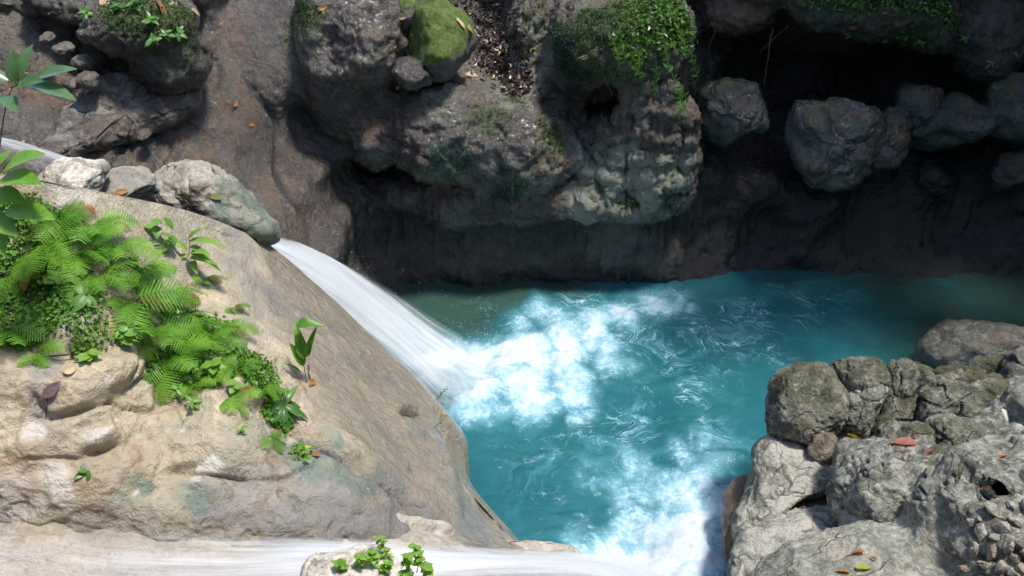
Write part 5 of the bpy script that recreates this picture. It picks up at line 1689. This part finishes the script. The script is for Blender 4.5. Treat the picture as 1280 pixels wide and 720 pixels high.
for px, py, L, c, lb, lf, an in (
        (1066, 545, .11, 'yellow', 'crumpled yellow leaf lying above the pale green stone', 'round', 1.2), (1130, 554, .15, 'red', 'reddish leaf on the low mossy rock of the right outcrop', 'oval', 3.0), (1161, 565, .07, 'red', 'small pinkish leaf right of the reddish leaf', 'lance', .2),
        (1254, 572, .07, 'orange', 'orange leaf at the dark crack on the right outcrop', 'oval', .3), (1233, 612, .07, 'brown', 'brown leaf under the smooth whitish stone', 'lance', 2.7), (1071, 692, .08, 'orange', 'rusty orange leaf on the pale flat rock at the bottom right', 'oval', 2.6),
        (1090, 698, .035, 'brown', 'scrap of brown leaf beside the rusty orange leaf', 'oval', 2.6), (1080, 711, .09, 'lime', 'yellow green leaf at the bottom edge right of centre', 'oval', .2), (1053, 716, .07, 'orange', 'orange leaf left of the yellow green leaf at the bottom edge', 'oval', 2.7),
        (390, 478, .10, 'orange', 'orange leaf hanging by the curled leaf plant', 'lance', 1.2), (45, 347, .10, 'orange', 'orange leaf among the ferns at the left', 'curl', 1.5), (66, 486, .095, 'purple', 'purplish dead leaf with stalk stuck on the rock at left', 'oval', 1.2), (88, 462, .06, 'pale', 'peach coloured leaf below the ferns at left', 'round', 1.0),
        (395, 568, .05, 'brown', 'brown leaf in the crease right of the tiny yellowish plant', 'oval', .5), (383, 562, .06, 'yellow', 'yellow leaf in the crease of the tan boulder', 'round', .8),
        (268, 247, .10, 'olive', 'dark olive leaf on the large rounded pale boulder', 'oval', 2.8), (233, 246, .07, 'olive', 'lighter olive leaf left of the dark olive leaf', 'oval', 3.1), (153, 241, .07, 'orange', 'orange brown leaf on the low mottled rock', 'oval', .4), (20, 300, .08, 'pale', 'straw coloured leaf under the left shrub', 'oval', 2.0),
        (200, 8, .20, 'brown', 'long brown dead leaf on top of the mossy shelf', 'lance', 2.6), (217, 6, .10, 'pale', 'pale dead leaf beside the long brown one on the mossy shelf', 'oval', 1.0), (130, 3, .13, 'pale', 'pinkish dead leaf at the top edge on the left', 'oval', 1.8), (244, 16, .09, 'pale', 'small pale leaf right of the mossy shelf', 'oval', .2),
        (315, 156, .06, 'orange', 'orange speck of a leaf stuck on the wet slab', 'oval', .5), (294, 130, .08, 'brown', 'dark reddish leaf at the fissure of the slab', 'oval', 1.5), (403, 10, .09, 'orange', 'orange leaf stuck high on the wall', 'oval', .6),
        (732, 70, .11, 'pale', 'pale brown leaf caught on the liverwort wall', 'oval', .2), (1070, 32, .12, 'red', 'pinkish leaf on the bank over the cave', 'oval', .1), (1108, 15, .10, 'red', 'reddish leaf high on the bank over the cave', 'lance', .9),
        (665, 62, .10, 'lime', 'green leaf fallen on the lichen pillar', 'lance', .9), (636, 88, .12, 'lime', 'light green leaf on the dark litter', 'oval', 2.2), (573, 27, .16, 'pale', 'pale curled leaf at the upper left of the litter gully', 'lance', 2.6),
        (587, 38, .11, 'pale', 'pale square scrap at the left edge of the litter gully', 'round', .3), (590, 94, .12, 'pale', 'bleached leaf at the foot of the litter gully', 'oval', .1), (620, 84, .13, 'pale', 'bleached leaf in the middle of the litter', 'lance', 2.4), (504, 20, .08, 'pale', 'bleached scrap left of the green mossy boulder', 'round', 1)):
    dead(px, py, L, c, lb, lf, an, lift=(.09 if lb.startswith('orange leaf among') else .012), objs=[bank] + ROCKS + [cliff] if px < 420 and py > 200 else None)


def twig(px0, py0, px1, py1, label, r=.006, objs=None):
    a, na = hit(px0, py0, objs or [cliff])
    b, nb = hit(px1, py1, objs or [cliff])
    if a is None or b is None:
        return
    a, b = a + na * .012, b + nb * .012
    strand([a, a.lerp(b, .4) + na * .01, b], r, label, 'twig', 'twig')


twig(229, 147, 262, 172, 'thin brown twig lying on the dark slab at upper left', .008)
twig(574, 25, 588, 33, 'bleached stick at the top of the litter gully', .010)
twig(62, 498, 58, 520, 'dead stalk sticking down from the purplish leaf', .004, [bank])
twig(30, 455, 118, 440, 'yellowish runner lying under the ferns at left', .005, [bank])
twig(1182, 685, 1205, 702, 'yellowish straw at the edge of the rubble', .004, [outcrop])
twig(382, 458, 386, 476, 'dark stalk under the curled leaf plant', .005, [bank])

# ------------------------------------------------------------------ moss, ground cover and litter (nobody could count them)
def flakes(name, pts_, nrms, size, mat, label, cat, jitter=.8, aspect=.6, lift=.3, seed=0, fold=.15, tones=None):
    rg = np.random.default_rng(seed)
    n = len(pts_)
    d = rg.normal(size=(n, 3))
    nn = nrms + jitter * rg.normal(size=(n, 3))
    nn /= np.linalg.norm(nn, axis=1)[:, None]
    x = d - (d * nn).sum(1)[:, None] * nn
    x /= np.linalg.norm(x, axis=1)[:, None]
    y = np.cross(nn, x)
    s = (size * rg.uniform(.55, 1.35, n))[:, None]
    b0 = pts_ + nrms * (lift * size * rg.uniform(0, 1, (n, 1)))
    V = np.stack([b0, b0 + x * s * .45 + y * s * aspect * .5 + nn * s * fold, b0 + x * s, b0 + x * s * .45 - y * s * aspect * .5 + nn * s * fold], 1).reshape(-1, 3)
    me = mesh_np(name, V, np.arange(4 * n).reshape(n, 4), False)
    if tones is not None:
        attr(me, 'tone', np.repeat(tones, 4))
    o = link(name, me, mat)
    return tag(o, label, cat, kind='stuff')


def scatter(o, attr_name, n, lo, seed, extra=None):
    me = o.data
    a = np.empty(len(me.vertices), np.float32)
    me.attributes[attr_name].data.foreach_get('value', a)
    v_, n_ = verts_of(me), normals_of(me)
    wgt = sstep(lo, lo + .3, a)
    if extra is not None:
        wgt = wgt * extra(v_)
    rg = np.random.default_rng(seed)
    i = rg.choice(len(v_), n, p=wgt / wgt.sum())
    return v_[i] + rg.normal(size=(n, 3)) * .012, n_[i]


q, nn = scatter(bank, 'moss', 9000, .35, 1)
flakes('ground_cover', q, nn, .022, M['leaf'], 'low carpet of tiny green leaves among the ferns on the tan boulder', 'ground cover', .7, .8, 1.2, 1)
q, nn = scatter(cliff, 'moss', 15000, .42, 2)
flakes('moss', q, nn, .020, M['moss'], 'dark green moss coating the ledges of the gorge wall', 'moss', .8, .6, .6, 2)
q, nn = scatter(cliff, 'algae', 9000, .55, 3)
flakes('liverwort', q, nn, .016, M['teal'], 'blue green liverwort film on the shaded wall', 'liverwort', .6, .8, .4, 3)
# leafy fringe of the bank over the cave and of the overhang
q, nn = scatter(cliff, 'moss', 1500, .5, 4, lambda v_: (sstep(765, 810, to_px(v_)[0]) * sstep(1250, 1200, to_px(v_)[0])))
flakes('creeping_leaves', q, nn, .045, M['shade'], 'small creeping leaves over the mossy overhangs', 'creeping leaves', .7, .6, 1.0, 4)

N = NT('wet leaf litter')
tn = N.attr('tone')
rp = N.t.nodes.new('ShaderNodeValToRGB')
N.t.links.new(tn, rp.inputs[0])
els = rp.color_ramp.elements
els[0].position, els[0].color = 0, (.012, .010, .010, 1)
els[1].position, els[1].color = 1, (.50, .38, .22, 1)
for p_, c_ in ((.45, (.03, .022, .022, 1)), (.72, (.06, .035, .03, 1)), (.86, (.14, .085, .05, 1))):
    e_ = els.new(p_)
    e_.color = c_
b = N.n('BsdfPrincipled', None, Base_Color=rp.outputs[0], Roughness=.28)
N.t.links.new(b.outputs[0], N.out.inputs[0])
M['litter'] = N.mat
rg = np.random.default_rng(9)
q, nn = scatter(bank, 'moss', 420, .3, 12)
rg2 = np.random.default_rng(3)
flakes('dead_litter', q, nn, .035, M['litter'], 'dead brown leaf bits caught under the ferns', 'leaf litter', .5, .4, .4, 12, .1, rg2.uniform(.4, .95, len(q)))
qs, ns_ = [], []
for k in range(1500):
    t = rg.uniform(0, 1)
    px = np.interp(t, [0, .35, .7, 1], [600, 612, 628, 648]) + rg.normal() * np.interp(t, [0, .6, 1], [22, 20, 9])
    py = t * 122 - 4
    p, n_ = hit(px, py, [cliff])
    if p is not None:
        qs.append(p); ns_.append(n_)
if qs:
    flakes('leaf_litter', np.array(qs), np.array(ns_), .055, M['litter'], 'dark wet leaf litter filling the gully above the main ledge', 'leaf litter', .45, .55, .5, 6, .1, rg.beta(1.3, 1.4, len(qs)))

# unseen leafy canopy added high over the right end to break up the sun
rg = np.random.default_rng(33)
n = 560
q = np.stack([rg.uniform(2.9, 8.8, n), rg.uniform(6.2, 8.3, n), rg.uniform(6.6, 8.0, n)], 1)
q = q[(fbm(q * .9, 3) > -.35) & ((q[:, 0] > 3.6) | (q[:, 1] > 7.2))]
flakes('added_canopy', q, np.tile(np.array([[0, 0, 1.0]]), (len(q), 1)), .46, M['leaf'], 'unseen leafy canopy added over the right end of the gorge to block sun', 'canopy', .35, .62, .5, 34, .1)
